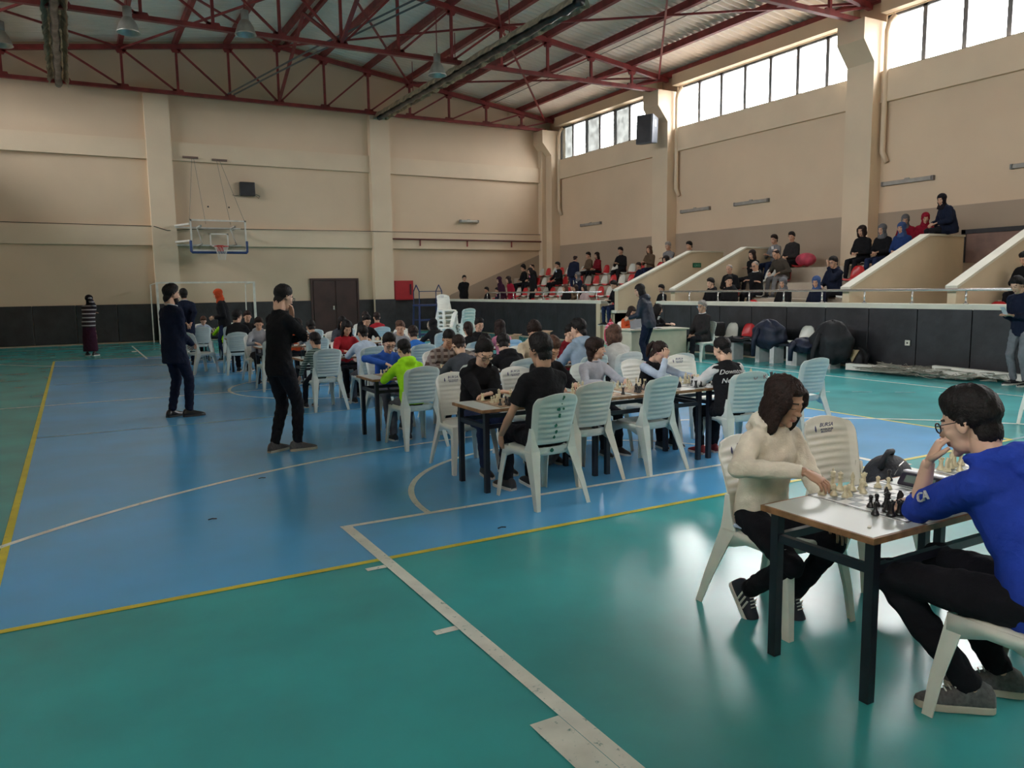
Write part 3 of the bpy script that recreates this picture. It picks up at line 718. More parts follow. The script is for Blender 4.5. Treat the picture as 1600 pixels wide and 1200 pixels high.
def clock(x, y, rz, label):
    t = thing('chess_clock', label, 'clock', (x, y, .69), R(rz), 'digital chess clocks')
    DK = mat('black_clock_plastic', (.02, .016, .03), .3)
    obj('clock_case', MB().prism([(-.045, 0), (.05, 0), (.05, .012), (.012, .055), (-.035, .055), (-.045, .02)], 'y', -.1, .1), DK, t, bevel=.006)
    obj('clock_lever', MB().box(-.03, -.098, .055, .006, .098, .066), mat('silver_lever', (.6, .6, .66), .25, metal=.5), t, bevel=.004)
    obj('clock_display', MB().add([(.0452, -.07, .0185), (.0452, .07, .0185), (.0195, .07, .0482), (.0195, -.07, .0482)], [(0, 1, 2, 3)]), mat('grey_lcd', (.13, .17, .15), .12), t)
    return t
B1 = board(3.12, 2.12, 'white vinyl chessboard on the nearest desk, game under way', rz=-1)
B2 = board(4.02, 2.13, 'white vinyl chessboard half hidden behind the blue-hooded boy', rz=1)
W1 = 'the nearest chessboard'
for k, x, y in (('bishop', 2.93, 2.34), ('pawn', 2.96, 2.30), ('pawn', 2.98, 2.255), ('pawn', 3.01, 2.26), ('queen', 3.06, 2.345), ('king', 3.04, 2.37), ('bishop', 3.10, 2.31), ('pawn', 3.105, 2.255), ('pawn', 3.15, 2.30), ('rook', 3.22, 2.34), ('pawn', 3.25, 2.285), ('pawn', 3.27, 2.245)): piece(k, x, y, True, W1)
for k, x, y in (('pawn', 2.80+.05, 2.01), ('pawn', 2.93, 2.09), ('pawn', 2.97, 2.09), ('bishop', 2.99, 2.06), ('rook', 2.89, 1.965), ('rook', 2.93, 1.955), ('queen', 2.93, 2.01), ('knight', 3.04, 2.03), ('king', 3.0, 1.945), ('rook', 3.08, 1.975), ('pawn', 3.10, 2.0)): piece(k, x, y, False, W1)
piece('pawn', 3.43, 2.352, False, 'the bare desk behind the clock', z=.69)
clock(3.45, 2.19, 184, 'black digital chess clock with silver lever beside the nearest board')
clock(4.36, 2.12, 184, 'black digital chess clock behind the blue-hooded boy\'s arm')
W2 = 'the half-hidden chessboard'
for k, x, y in (('knight', 3.82, 2.3), ('rook', 3.83, 2.34), ('bishop', 3.9, 2.33), ('king', 3.96, 2.35), ('queen', 4.02, 2.35), ('pawn', 3.88, 2.27), ('pawn', 3.95, 2.25), ('pawn', 4.05, 2.27), ('knight', 4.12, 2.33), ('pawn', 4.16, 2.27), ('rook', 4.2, 2.34)): piece(k, x, y, True, W2)
for k, x, y in (('pawn', 3.85, 2.0), ('pawn', 3.95, 1.98), ('rook', 4.1, 1.93), ('queen', 4.0, 1.93)): piece(k, x, y, False, W2)
# boards of the other rows: partly played positions
def game(cx, cy, label, where, seed, full=True, brown=False, near_white=False):
    board(cx, cy, label, brown=brown); rg = random.Random(seed); order = ['rook', 'knight', 'bishop', 'queen', 'king', 'bishop', 'knight', 'rook']
    used = set()
    for side in (0, 1):
        wh = bool(side) != near_white
        for i in range(8):
            for rank in (0, 1):
                if rg.random() < (.2 if full else .45): continue
                adv = 0 if (rank == 0 and rg.random() < .6) else (rg.choice([0, 0, 1, 2]) if rank else rg.choice([0, 2, 3]))
                r = rank+adv; j = 7-r if side else r; ii = i
                if (ii, j) in used: continue
                used.add((ii, j)); k = order[i] if rank == 0 else 'pawn'
                piece(k, cx-.1925+.055*ii+rg.uniform(-.006, .006), cy-.1925+.055*j+rg.uniform(-.006, .006), wh, where, rz=rg.choice([90, -90, 70]))
game(3.22, 5.74, 'brown chessboard between the glasses boy and the black T-shirt', 'the left board of the second row', 1, brown=True)
game(4.05, 5.74, 'chessboard half hidden by the black T-shirt, second row', 'the hidden board of the second row', 2, False, brown=True)
game(4.62, 5.74, 'chessboard in front of the boy in the pale grey shirt', 'the board before the pale grey shirt', 3, brown=True)
game(5.3, 5.74, 'chessboard in front of the girl in pink glasses', 'the board before the pink glasses', 4)
game(5.96-.12+.2, 5.74, 'chessboard past the varsity jacket, black pieces still lined up', 'the board at the right end of the second row', 5)
game(3.22, 8.34, 'brown chessboard before the boy in the blue sweater', 'the left board of the third row', 6, brown=True)
game(4.0, 8.34, 'brown chessboard before the boy in plaid', 'the plaid boy\'s board', 7, brown=True)
game(5.25, 8.34, 'chessboard beside the tall boy in pale blue', 'the right board of the third row', 8, False)
game(3.25, 11.38, 'chessboard beside the small child in stripes', 'the left board of the fourth row', 9, False)
game(4.2, 11.38, 'chessboard in the middle of the fourth row', 'the middle board of the fourth row', 10, False)
game(5.6, 11.38, 'chessboard at the right end of the fourth row', 'the right board of the fourth row', 11, False)
game(3.2, 14.23, 'chessboard left on the fifth row', 'the left board of the fifth row', 12, False); game(5.3, 14.23, 'chessboard right on the fifth row', 'the right board of the fifth row', 13, False)
game(3.2, 17.23, 'chessboard left on the sixth row', 'the left board of the sixth row', 14, False); game(5.9, 17.23, 'chessboard right on the sixth row', 'the right board of the sixth row', 15, False)
game(3.1, 20.53, 'chessboard in the last row', 'the board of the last row', 16, False)
clock(4.97, 5.74, 180, 'dark chess clock beside the pink glasses board'); clock(3.6, 8.34, 180, 'dark chess clock on the left desk of the third row')
# ------------------------------------------------------------------ small things on and around the desks
t = thing('water_bottle', 'small clear water bottle on the left desk, fourth row', 'bottle', (2.86, 11.3, .69))
obj('bottle_body', MB().lathe([(.028, 0), (.03, .01), (.03, .12), (.026, .15), (.012, .17), (.012, .18)], 14), glassmat('bottle_plastic', (.75, .85, .88)), t, smooth=True); obj('bottle_cap', MB().lathe([(.014, .18), (.014, .195), (.001, .196)], 10), CH_W, t)
t = thing('drink_carton', 'white drink carton with straw beside the red jumper girl', 'carton', (3.85, 11.25, .69)); obj('carton_box', MB().box(-.03, -.02, 0, .03, .02, .1), COPING, t); obj('straw', MB().tube([(.01, 0, .1), (.012, 0, .15)], .003, 6), COPING, t)
t = thing('rucksack', 'black rucksack on the empty printed chair, first row', 'bag', (3.98, 2.74, .432), R(20))
BAGM = mat('black_bag_nylon', (.012, .014, .022), .7, .3, 20, bump=.4)
mb = MB(); mb.ell((0, 0, .115), (.19, .13, .135), 20, 12); obj('bag_body', mb, BAGM, t, smooth=True); obj('bag_pocket', MB().ell((0, -.1, .085), (.13, .06, .08), 14, 8), BAGM, t, smooth=True)
obj('carry_loop', MB().tube([(-.16, .0, .2), (-.15, -.02, .265), (-.08, -.02, .285), (0, -.02, .275), (.04, 0, .24)], .015, 8), BAGM, t, smooth=True)
obj('zip', MB().tube([(-.14, -.07, .17), (-.07, -.075, .21), (.0, -.08, .222), (.07, -.075, .21), (.14, -.07, .17)], .004, 5), CHR, t)
t = thing('open_notebook', 'open white notebook at the right end of the second row', 'notebook', (5.72, 5.72, .69), R(12))
obj('page', MB().add([(-.2, -.13, .003), (0, -.13, .012), (0, .13, .012), (-.2, .13, .003)], [(0, 1, 2, 3)]), mat('paper_white', (.72, .72, .74), .7), t); obj('page', MB().add([(0, -.13, .012), (.2, -.13, .02), (.2, .13, .02), (0, .13, .012)], [(0, 1, 2, 3)]), MATS['paper_white'], t); obj('cover', MB().box(-.205, -.135, 0, .205, .135, .003), mat('lilac_cover', (.28, .24, .38)), t)
t = thing('school_bag', 'grey-brown cloth bag on the floor under the second row', 'bag', (3.75, 6.1, 0)); obj('bag_body', MB().ell((0, 0, .14), (.17, .11, .15), 16, 10), mat('grey_brown_canvas', (.13, .11, .10), .9, .2, 15, bump=.5), t, smooth=True); obj('bag_strap', MB().tube([(-.1, 0, .25), (0, .02, .32), (.1, 0, .25)], .012, 6), MATS['grey_brown_canvas'], t)
t = thing('eraser', 'tiny white eraser near the front corner of the nearest desk', 'eraser', (2.69, 1.92, .69), R(30)); obj('eraser_block', MB().box(-.013, -.006, 0, .013, .006, .005), COPING, t)
for x, y, l in ((4.75, 5.36, 'scrap of dark litter'),): pass
for (x, y), l in zip(((3.05, 4.6), (1.35, 5.9), (1.93, 7.0)), ('short black scrap on the blue floor near the white arc', 'tiny dark scrap on the blue floor near the yellow line', 'tiny dark scrap on the floor before the man in black')):
    tag(obj('floor_scrap', MB().tube([(0, 0, .006), (.03, .008, .008), (.06, -.004, .006)], .004, 5), EBONY, None, (x-.6, y, .004)), l, 'litter')

# ------------------------------------------------------------------ end wall fittings
t = struct('door_2', MB().box(7.93, YB-.06, 0, 9.66, YB-.03, 2.07), mat('dark_brown_door', (.05, .022, .02), .4, .2, 2), label='dark brown double door in the end wall')
for a in ((7.86, 7.93), (9.66, 9.73)): obj('door_frame', MB().box(a[0], YB-.09, 0, a[1], YB, 2.14), MATS['dark_brown_door'], t)
obj('door_frame', MB().box(7.93, YB-.09, 2.07, 9.66, YB, 2.14), MATS['dark_brown_door'], t)
for a, b in ((7.96, 8.77), (8.82, 9.63)): obj('door_leaf', MB().box(a, YB-.085, .02, b, YB-.06, 2.05), MATS['dark_brown_door'], t, bevel=.01)
obj('door_handle', MB().box(8.68, YB-.12, .95, 8.74, YB-.085, 1.1), CHR, t)
t = thing('fire_hose_cabinet', 'red fire hose cabinet on the end wall right of the door', 'cabinet', (11.55, YB-.1, 1.27))
RED = mat('red_enamel', (.42, .012, .02), .4, .06); obj('cabinet_box', MB().box(-.4, -.1, 0, .4, .1, .76), RED, t); obj('cabinet_door', MB().box(-.37, -.12, .03, .37, -.1, .73), RED, t, bevel=.006); obj('door_handle', MB().box(.24, -.14, .2, .3, -.12, .62), mat('dark_handle', (.05, .01, .015)), t)
t = thing('wall_speaker', 'square black speaker on the end wall above the backboard', 'speaker', (5.74, YB-.12, 5.32)); obj('speaker_box', MB().box(-.26, -.1, -.25, .26, .1, .23), PADM, t, bevel=.02); obj('speaker_cable', MB().tube([(-.26, .05, -.22), (-.4, .1, -.25), (-.5, .11, -.22)], .01, 5).tube([(.26, .05, -.2), (.4, .09, -.3), (.45, .09, -.22), (.3, .1, -.16)], .01, 5), BLKP, t)
t = thing('wall_speaker', 'grey tilted loudspeaker hung on the column between the windows', 'speaker', (17.45, 21.5, 6.92), R(28))
obj('speaker_box', MB().prism([(-.28, -.48), (.2, -.42), (.28, .42), (-.2, .5)], 'y', -.3, .3), mat('grey_speaker_case', (.09, .10, .12), .5), t, bevel=.03); obj('speaker_grille', MB().prism([(-.31, -.44), (-.29, -.44), (-.215, .46), (-.235, .46)], 'y', -.26, .26), PADM, t); obj('speaker_label', MB().box(-.05, -.302, .1, .07, -.3, .32), COPING, t); obj('wall_bracket', MB().box(.2, -.05, -.05, .6, .05, .05), BLKP, t)
def tube_light(c, along, label, L=1.3):
    t = thing('wall_light', label, 'lamp', c, R(90) if along == 'y' else 0, 'tube lights on the walls')
    obj('light_body', MB().prism([(-.08, .0), (.08, 0), (.06, .08), (-.06, .08)], 'y', -.02, .02).box(-L/2, -.04, -.05, L/2, .03, .05), mat('light_body_grey', (.33, .31, .28), .5), t, bevel=.01)
    obj('light_cover', MB().tube([(-L/2+.03, -.05, 0), (L/2-.03, -.05, 0)], .05, 10), mat('prismatic_cover', (.55, .54, .50), .2), t, smooth=True); 
    for s in (-1, 1): obj('end_cap', MB().box(s*L/2-.03, -.1, -.055, s*L/2+.03, .03, .055), mat('end_cap_grey', (.22, .21, .2)), t)
tube_light((14.55, YB-.06, 4.44), 'x', 'small tube light on the end wall, right part', .8)
for y, l in ((26.4, 'tube light on the side wall closest to the end wall'), (20.3, 'tube light left of the pair between the columns'), (17.8, 'tube light right of the pair between the columns'), (12.6, 'tube light above the dark hooded spectator'), (9.4, 'tube light at the right edge above the wooden door')): tube_light((XR-.06, y, 4.20), 'y', l, 1.35); 
t = thing('exit_sign', 'small green exit sign on the sloping parapet', 'sign', (16.42, 17.855, 2.27)); obj('sign_plate', MB().box(-.16, -.012, -.07, .16, 0, .07), mat('dark_green_sign', (.01, .13, .07), .4), t); text('ÇIKIŞ', .09, mat('pale_green_ink', (.2, .5, .35)), t, (0, -.014, -.035), (PI/2, 0, 0), 'sign_text')
t = thing('wall_socket', 'white socket on the black pads by the seam', 'socket', (13.42, 8.95, .55)); obj('socket_plate', MB().box(-.02, -.05, -.05, 0, .05, .05), COPING, t, bevel=.006); obj('socket_hole', MB().box(-.023, -.015, -.015, -.02, .015, .015), BLKP, t)
# basketball backboard
t = thing('basketball_backboard', 'clear basketball backboard with blue edge pad and red rim', 'backboard', (4.5, YB-1.3, 3.05))
w, h = .9, 1.05
obj('glass_panel', MB().box(-w, -.01, 0, w, .01, h), FROST, t)
WH = mat('white_painted_frame', (.62, .60, .55), .5)
f = MB().box(-w, -.02, 0, -w+.05, .02, h).box(w-.05, -.02, 0, w, .02, h).box(-w, -.02, h-.05, w, .02, h).box(-w, -.02, 0, w, .02, .05); obj('white_border', f, WH, t)
obj('target_square', MB().box(-.3, -.022, .15, -.255, -.01, .6).box(.255, -.022, .15, .3, -.01, .6).box(-.3, -.022, .555, .3, -.01, .6).box(-.3, -.022, .15, .3, -.01, .195), WH, t)
obj('edge_pad', MB().tube([(-w, 0, .35), (-w, 0, .0), (-w+.04, 0, -.04), (w-.04, 0, -.04), (w, 0, 0), (w, 0, .35)], .045, 8), mat('blue_foam_pad', (.02, .05, .16), .6), t)
rimo = obj('rim', MB().tube([(.225*math.cos(a), -.38+.225*math.sin(a), .15) for a in [2*PI*i/24 for i in range(24)]], .012, 6, closed=True).prism([(-.1, .0), (.1, .0), (.1, .2), (-.1, .2)], 'y', -.16, -.02), mat('red_rim_paint', (.45, .03, .02), .4), t)
nb = MB()
for i in range(12):
    a = 2*PI*i/12; b = a+PI/12*2
    for s in (1, -1): nb.tube([(.22*math.cos(a), -.38+.22*math.sin(a), .14), (.15*math.cos(a+s*.5), -.38+.15*math.sin(a+s*.5), -.08), (.11*math.cos(a+s*.9), -.38+.11*math.sin(a+s*.9), -.3)], .004, 4)
obj('net', nb, WH, rimo)
fr = MB()
for s in (-.55, .55):
    fr.bar((s, .02, .85), (s, 1.1, .85), .05); fr.bar((s, .02, .25), (s, 1.1, .25), .05); fr.bar((s, .02, .25), (s, 1.0, .85), .03)
fr.bar((-1.25, 1.0, .85), (.9, 1.0, .85), .05); fr.bar((-1.25, 1.0, .25), (.9, 1.0, .25), .05)
fr.bar((-.9, .05, .9), (-1.25, 1.0, .9), .06); fr.bar((-.9, .05, .35), (-1.25, 1.0, .35), .06); obj('support_frame', fr, WH, t)
cb = MB()
for (x0, z0, x1, z1) in ((-.9, 1.05, -.55, 3.25), (.85, 1.05, .35, 3.2), (-.4, .9, -.5, 3.25), (.4, .9, .25, 3.2)): cb.tube([(x0, .0, z0), (x1, 1.15, z1)], .008, 5)
obj('stay_cable', cb, mat('thin_cable_grey', (.22, .2, .17)), t); obj('anchor_plate', MB().box(-.85, 1.12, 3.2, -.35, 1.17, 3.27).box(.1, 1.12, 3.17, .6, 1.17, 3.24), mat('rusty_plate', (.17, .11, .09)), t)
for x in (4.4, 5.1): tag(obj('wall_hole', MB().tube([(x, YB-.005, 4.66), (x, YB+.0, 4.66)], .03, 10), EBONY), 'small round dark hole in the wall above the backboard', 'hole', 'wall holes')
# handball goal
t = thing('handball_goal', 'white handball goal frame against the end wall', 'goal', (4.0, 28.1, 0))
g = mat('white_goal_paint', (.68, .66, .60), .5)
for s in (-1.54, 1.54): obj('goal_post', MB().box(s-.035, -.035, 0, s+.035, .035, 2.02), g, t)
obj('crossbar', MB().box(-1.575, -.03, 1.98, 1.575, .03, 2.03), g, t)
for s in (-1.54, 1.54): obj('back_stay', MB().tube([(s, .04, 2.0), (s-.12, .9, 1.95), (s-.12, 1.05, 0)], .02, 6), g, t)
# blue steel stand
t = thing('referee_stand', 'blue steel referee stand against the low wall', 'frame', (10.72, 25.0, 0))
bl = mat('blue_steel_paint', (.02, .035, .12), .45)
for sx in (-.42, .42):
    for sy in (-.25, .25): obj('leg', MB().bar((sx*1.1, sy*1.2, 0), (sx, sy, 1.15), .05), bl, t)
    obj('guard_rail', MB().bar((sx, -.25, 1.15), (sx, -.25, 1.6), .025).bar((sx, .25, 1.15), (sx, .25, 1.6), .025).bar((sx, -.25, 1.6), (sx, 0, 1.82), .025).bar((sx, 0, 1.82), (sx, .25, 1.6), .025), bl, t)
obj('platform', MB().box(-.46, -.28, 1.1, .46, .28, 1.16), bl, t)
for z in (.12, .62): obj('rung', MB().bar((-.47, -.29, z), (.47, -.29, z), .04).bar((-.47, .29, z), (.47, .29, z), .04), bl, t)
obj('top_rail', MB().bar((-.42, -.25, 1.6), (.42, -.25, 1.6), .025), bl, t)
# judges' desk
DM = mat('beige_desk_board', (.50, .47, .36), .5, .05)
t = thing('teacher_desk', 'beige panelled desk at the foot of the stands', 'desk', (10.25, 13.1, 0), R(-6))
obj('tabletop', MB().box(-.05, -.04, .72, 1.45, .66, .75), DM, t, bevel=.004); obj('front_panel', MB().box(0, 0, .12, 1.4, .02, .72), DM, t); obj('side_panel', MB().box(0, .02, 0, .02, .62, .72), DM, t); obj('side_panel', MB().box(1.38, .02, 0, 1.4, .62, .72), DM, t)
DT = t
t = thing('laptop', 'grey open laptop lid on the beige desk', 'laptop', (10.62, 13.3, .75), R(170)); obj('keyboard', MB().box(-.16, -.11, 0, .16, .11, .015), mat('laptop_grey', (.2, .22, .25), .4), t); obj('screen', MB().prism([(-.11, .015), (-.10, .015), (-.15, .22), (-.16, .22)], 'x', -.16, .16), MATS['laptop_grey'], t)
t = thing('paper_pile', 'loose white papers on the beige desk', 'papers', (10.75, 13.15, .751))
for k in range(5): obj('sheet', MB().box(-.11, -.15, 0, .11, .15, .004), MATS['paper_white'], t, (RNG.rand()*.35-.1, RNG.rand()*.1, .005*k), (0, 0, RNG.rand()*2))
t = thing('pink_bag', 'pink and red checked bag hanging beside the desk', 'bag', (10.15, 13.7, .35), R(15)); obj('bag_body', MB().ell((0, 0, .28), (.19, .1, .28), 14, 10), stripes('pink_check_cloth', (.62, .10, .16), (.75, .40, .45), 14, c3=(.5, .03, .08)), t, smooth=True); obj('carry_loop', MB().tube([(-.05, 0, .54), (0, 0, .62), (.05, 0, .54)], .012, 6), RED, t)
for (x, y, s, l) in ((10.9, 19.5, .34, 'small open cardboard box behind the curly-haired girl'), (11.7, 19.2, .42, 'brown cardboard box against the low wall')):
    t = thing('cardboard_box', l, 'box', (x, y, 0), R(12)); cbm = mat('brown_cardboard', (.30, .21, .13), .85, .1); obj('box_body', MB().box(-s/2, -s/2, 0, s/2, s/2, s*.9), cbm, t); obj('box_flap', MB().prism([(-s/2, s*.9), (-s/2-.12, s), (-s/2-.12, s+.01), (-s/2, s*.9+.01)], 'y', -s/2, s/2).prism([(s/2, s*.9), (s/2+.12, s), (s/2+.12, s+.01), (s/2, s*.9+.01)], 'y', -s/2, s/2), cbm, t)
# ------------------------------------------------------------------ moulded shell seats
SR = mat('red_shell_plastic', (.55, .035, .04), .3, .05, 4); SW = mat('white_shell_plastic', (.62, .62, .56), .3, .05, 4)
def shell_mesh():
    mb = MB(); P = []; nu = 9; prof = [(-.20, .03, .17), (-.19, .055, .19), (-.05, .045, .2), (.08, .04, .2), (.15, .07, .19), (.19, .16, .185), (.215, .26, .17), (.23, .34, .13), (.235, .375, .07)]
    for y, z, w in prof:
        for i in range(nu):
            u = -1+2*i/(nu-1); e = .03*u*u if z < .1 else 0; f = -.04*u*u if z >= .1 else 0
            P.append((u*w, -y-f*1.0, z+e))
    k = len(P); P += [(x, y-.012 if z > .1 else y, z-.012 if z <= .1 else z) for x, y, z in P[:k]]; F = []
    n = len(prof)
    for j in range(n-1):
        for i in range(nu-1):
            a, b, c, d = j*nu+i, j*nu+i+1, (j+1)*nu+i+1, (j+1)*nu+i; F += [(a, d, c, b), (k+a, k+b, k+c, k+d)]
    rim = [j*nu for j in range(n)]+[(n-1)*nu+i for i in range(1, nu)]+[j*nu+nu-1 for j in range(n-2, -1, -1)]+[i for i in range(nu-2, 0, -1)]
    for a, b in zip(rim, rim[1:]+rim[:1]): F.append((a, b, k+b, k+a))
    mb.add(P, F); me = mb.mesh('seat_shell', True); me.materials.append(SR); return me
SHELL = shell_mesh(); SFT = MB().box(-.12, -.1, 0, .12, .12, .045).mesh('seat_foot'); SFT.materials.append(STANDM)
def shell(x, y, z, red, label, group, deg=90):
    t = thing('shell_seat', label, 'seat', (x, y, z), R(deg), group); obj('seat_shell', SHELL, SR if red else SW, t); obj('seat_foot', SFT, STANDM, t); return t
ORDN = ['first', 'second', 'third', 'fourth', 'fifth', 'sixth', 'seventh', 'eighth', 'ninth', 'tenth', 'eleventh', 'twelfth']
def rowseats(k, ys, sec, first_red=True):
    cnt = {True: 0, False: 0}
    for i, y in enumerate(ys):
        red = (i % 2 == 0) == first_red
        shell(RX[k]+.24, y, S[k], red, '%s %s shell seat from the sloping parapet, tier %s, %s' % (ORDN[cnt[red]], 'red' if red else 'white', ('', 'one', 'two', 'three', 'four')[k], sec), '%s shell seats, tier %d, %s' % ('red' if red else 'white', k, sec)); cnt[red] += 1
far = 'far stand'; mid = 'middle stand'; nr = 'stand at the right edge'
rowseats(1, np.arange(18.4, 27.5, .5), far, True); rowseats(2, np.arange(18.35, 27.5, .5), far, True)
rowseats(3, np.arange(18.3, 28.3, .5), far, False); rowseats(4, np.arange(18.35, 28.3, .5), far, True)
for k, ys in ((1, (15.2, 13.85, 12.78, 11.85, 10.9)), (2, (15.3, 14.46, 12.2, 11.65, 11.05)), (3, (15.35, 14.85, 14.35, 12.2, 11.6)), (4, (15.4, 14.86, 14.4, 12.65, 12.1, 11.6))):
    for i, y in enumerate(ys):
        red = (k, i) in ((1, 1), (2, 0), (3, 2), (3, 3), (4, 2)); shell(RX[k]+.24, y, S[k], red, '%s shell seat in tier %s of the middle stand, %s from the first entrance' % ('red' if red else 'white', ('', 'one', 'two', 'three', 'four')[k], ('first', 'second', 'third', 'fourth', 'fifth', 'sixth')[i]), 'shell seats of the middle stand')
shell(RX[1]+.24, 8.0, S[1], True, 'red shell seat just above the low wall, right edge', 'shell seats at the right edge'); shell(RX[1]+.24, 7.5, S[1], False, 'white shell seat just above the low wall, right edge', 'shell seats at the right edge'); shell(RX[2]+.2, 7.95, S[2], False, 'white shell seat against the rightmost parapet', 'shell seats at the right edge'); shell(RX[2]+.24, 7.4, S[2], True, 'red shell seat under the spectator at the right edge', 'shell seats at the right edge')
# substitutes' bench with shell seats and coats
t = thing('team_bench', 'long bench on white ribbed supports against the pads', 'bench', (13.0, 10.2, 0))
obj('bench_beam', MB().box(-.16, -.1, .38, .16, 3.1, .43), BST, t)
for y, wd in ((2.5, .16), (1.75, .12), (1.35, .12), (.75, .28), (.1, .06), (-.06, .06)):
    s = MB(); n = max(2, int(wd/.04))
    for q in range(n): s.box(-.2, y+wd*q/n, 0, -.14, y+wd*(q+1)/n-.006, .38)
    s.box(-.14, y, 0, .1, y+wd-.006, .38); obj('bench_support', s, mat('white_ribbed_board', (.60, .60, .60), .5), t)
for y, red, l in ((13.1, False, 'white bench seat nearest the seated man in the dark coat'), (12.6, True, 'red bench seat against the black pads'), (12.05, False, 'white bench seat right of the red one'), (11.0, False, 'white bench seat between the navy and black coats')): 
    shell(12.98, y, .43, red, l, 'bench seats')
def cloth_pile(x, y, z, label, m, sx, sy, sz, seed, cat='coat', name='winter_coat', hang=0):
    rg = np.random.RandomState(seed); t = thing(name, label, cat, (x, y, z)); mb = MB(); n, mm = 22, 14; vs = []
    ph = rg.rand(6)*6
    for i in range(mm+1):
        tt = PI*i/mm
        for k in range(n):
            a = 2*PI*k/n; r = 1+.12*math.sin(5*a+ph[0])+.09*math.sin(9*a+3*tt+ph[1])+.08*math.sin(7*tt+ph[2])
            vs.append((sx*r*math.sin(tt)*math.cos(a), sy*r*math.sin(tt)*math.sin(a), sz*(1-math.cos(tt))*(.5)+.02*math.sin(4*a+ph[3])))
    fs = [(i*n+k, i*n+(k+1) % n, (i+1)*n+(k+1) % n, (i+1)*n+k) for i in range(mm) for k in range(n)]; mb.add(vs, fs); b = obj('coat_body' if cat == 'coat' else 'bag_body', mb, m, t, smooth=True)
    if cat == 'coat': obj('sleeve', MB().tube([(-sx*.7, sy*.3, sz*.7), (-sx*1.05, sy*.5, sz*.3), (-sx*1.0, sy*.55, -.06-hang)], [.06, .055, .045], 8), m, t, smooth=True)
    return t
NAVYC = mat('navy_quilted_coat', (.010, .014, .035), .6, .3, 6, bump=.5, bscale=12); BLKC = mat('black_coat_cloth', (.010, .010, .013), .75, .3, 6, bump=.5, bscale=12)
cloth_pile(12.85, 11.75, .3, 'navy coat draped over the bench, sleeve hanging', NAVYC, .2, .42, .62, 1, hang=.1)
cloth_pile(12.8, 10.75, .28, 'navy jacket lying low on the bench', NAVYC, .2, .35, .3, 2, hang=.1)
cloth_pile(12.85, 10.15, .1, 'large black coats piled at the near end of the bench', BLKC, .26, .42, .85, 3, hang=.0)
cloth_pile(12.9, 12.55, .42, 'black jacket lying on the bench seats', BLKC, .18, .45, .1, 4)
tag(obj('black_backpack', MB().box(-.16, -.1, 0, .16, .1, .35), BLKC, None, (12.95, 13.35, .47), bevel=.05), 'black bag on the bench seat beside the man in the dark coat', 'bag')
t = cloth_pile(13.1, 9.75, 0, 'small black bag with a tan triangular flap against the pads', BLKC, .14, .2, .42, 5, 'bag', 'floor_bag'); obj('tan_flap', MB().prism([(-.14, .4), (.14, .4), (.0, .16)], 'x', -.17, -.15), mat('tan_leather', (.30, .22, .12), .6), t)
# white goal tubes and a folded net along the wall
t = thing('goal_tubes', 'two long white square tubes lying along the low wall', 'tubes', (13.05, 9.75, 0), R(0))
obj('tube', MB().bar((-.25, 0, .09), (-.05, -2.2, .09), .12).bar((-.1, 0.05, .08), (.12, -2.2, .08), .1), g, t); obj('tube', MB().bar((-.08, -1.6, .17), (.22, -3.9, .09), .11), g, t)
nb = MB(); rg = np.random.RandomState(3)
for i in range(120):
    c = Vector((12.86+rg.rand()*.2-.1, 9.1-rg.rand()*rg.rand()*2.6, .03+rg.rand()*.07)); pts = [c+Vector((rg.randn()*.12, rg.randn()*.22, abs(rg.randn())*.03)) for _ in range(4)]
    for p in pts: p.x = min(13.38, max(12.55, p.x)); p.z = max(.012, min(.22, p.z+.05*(1 if abs(p.x-13)<.15 else 0)))
    nb.tube(pts, .006, 4)
tag(obj('folded_net', nb, mat('grey_net_cord', (.26, .25, .21), .9)), 'tangled grey goal net heaped over the white tubes', 'net', kind='stuff')
tag(obj('pink_bag', MB().ell((0, 0, .17), (.2, .3, .18), 14, 10), mat('pink_red_bag', (.45, .05, .09), .6, .3, 5), None, (16.95, 14.3, S[4]+.04), smooth=True), 'pink bag with black strap on the top tier', 'bag')
# ------------------------------------------------------------------ people: heads
def esdf(p, c, r):
    q = (p-np.array(c))/np.array(r); k0 = np.linalg.norm(q, axis=1); k1 = np.linalg.norm(q/np.array(r), axis=1)
    return k0*(k0-1)/np.maximum(k1, 1e-6)
def trace(dirs, prims, k=.005, t0=.36, n=46):
    t = np.full(len(dirs), t0)
    for _ in range(n):
        p = dirs*t[:, None]; d = np.stack([esdf(p, c, r) for c, r in prims])
        m = d.min(0); sm = m-k*np.log(np.exp(-(d-m)/k).sum(0)); t = np.maximum(.012, t-sm*.8)
    return t
def grid(nu, nv):
    ph = np.linspace(-PI/2, PI/2, nv+1)[1:-1]; th = np.arange(nu)*2*PI/nu+PI/2
    d = [(0, 0, -1)]+[(math.cos(a)*math.cos(b), math.sin(b)*math.cos(a), math.sin(a)) for a in ph for b in th]+[(0, 0, 1)]
    m = len(ph); F = [(0, 1+(k+1) % nu, 1+k) for k in range(nu)]
    F += [(1+i*nu+k, 1+i*nu+(k+1) % nu, 1+(i+1)*nu+(k+1) % nu, 1+(i+1)*nu+k) for i in range(m-1) for k in range(nu)]
    F += [(1+(m-1)*nu+k, 1+(m-1)*nu+(k+1) % nu, 1+m*nu) for k in range(nu)]
    return np.array(d, float), F
sym = lambda c, r: [((c[0], c[1], c[2]), r), ((-c[0], c[1], c[2]), r)]
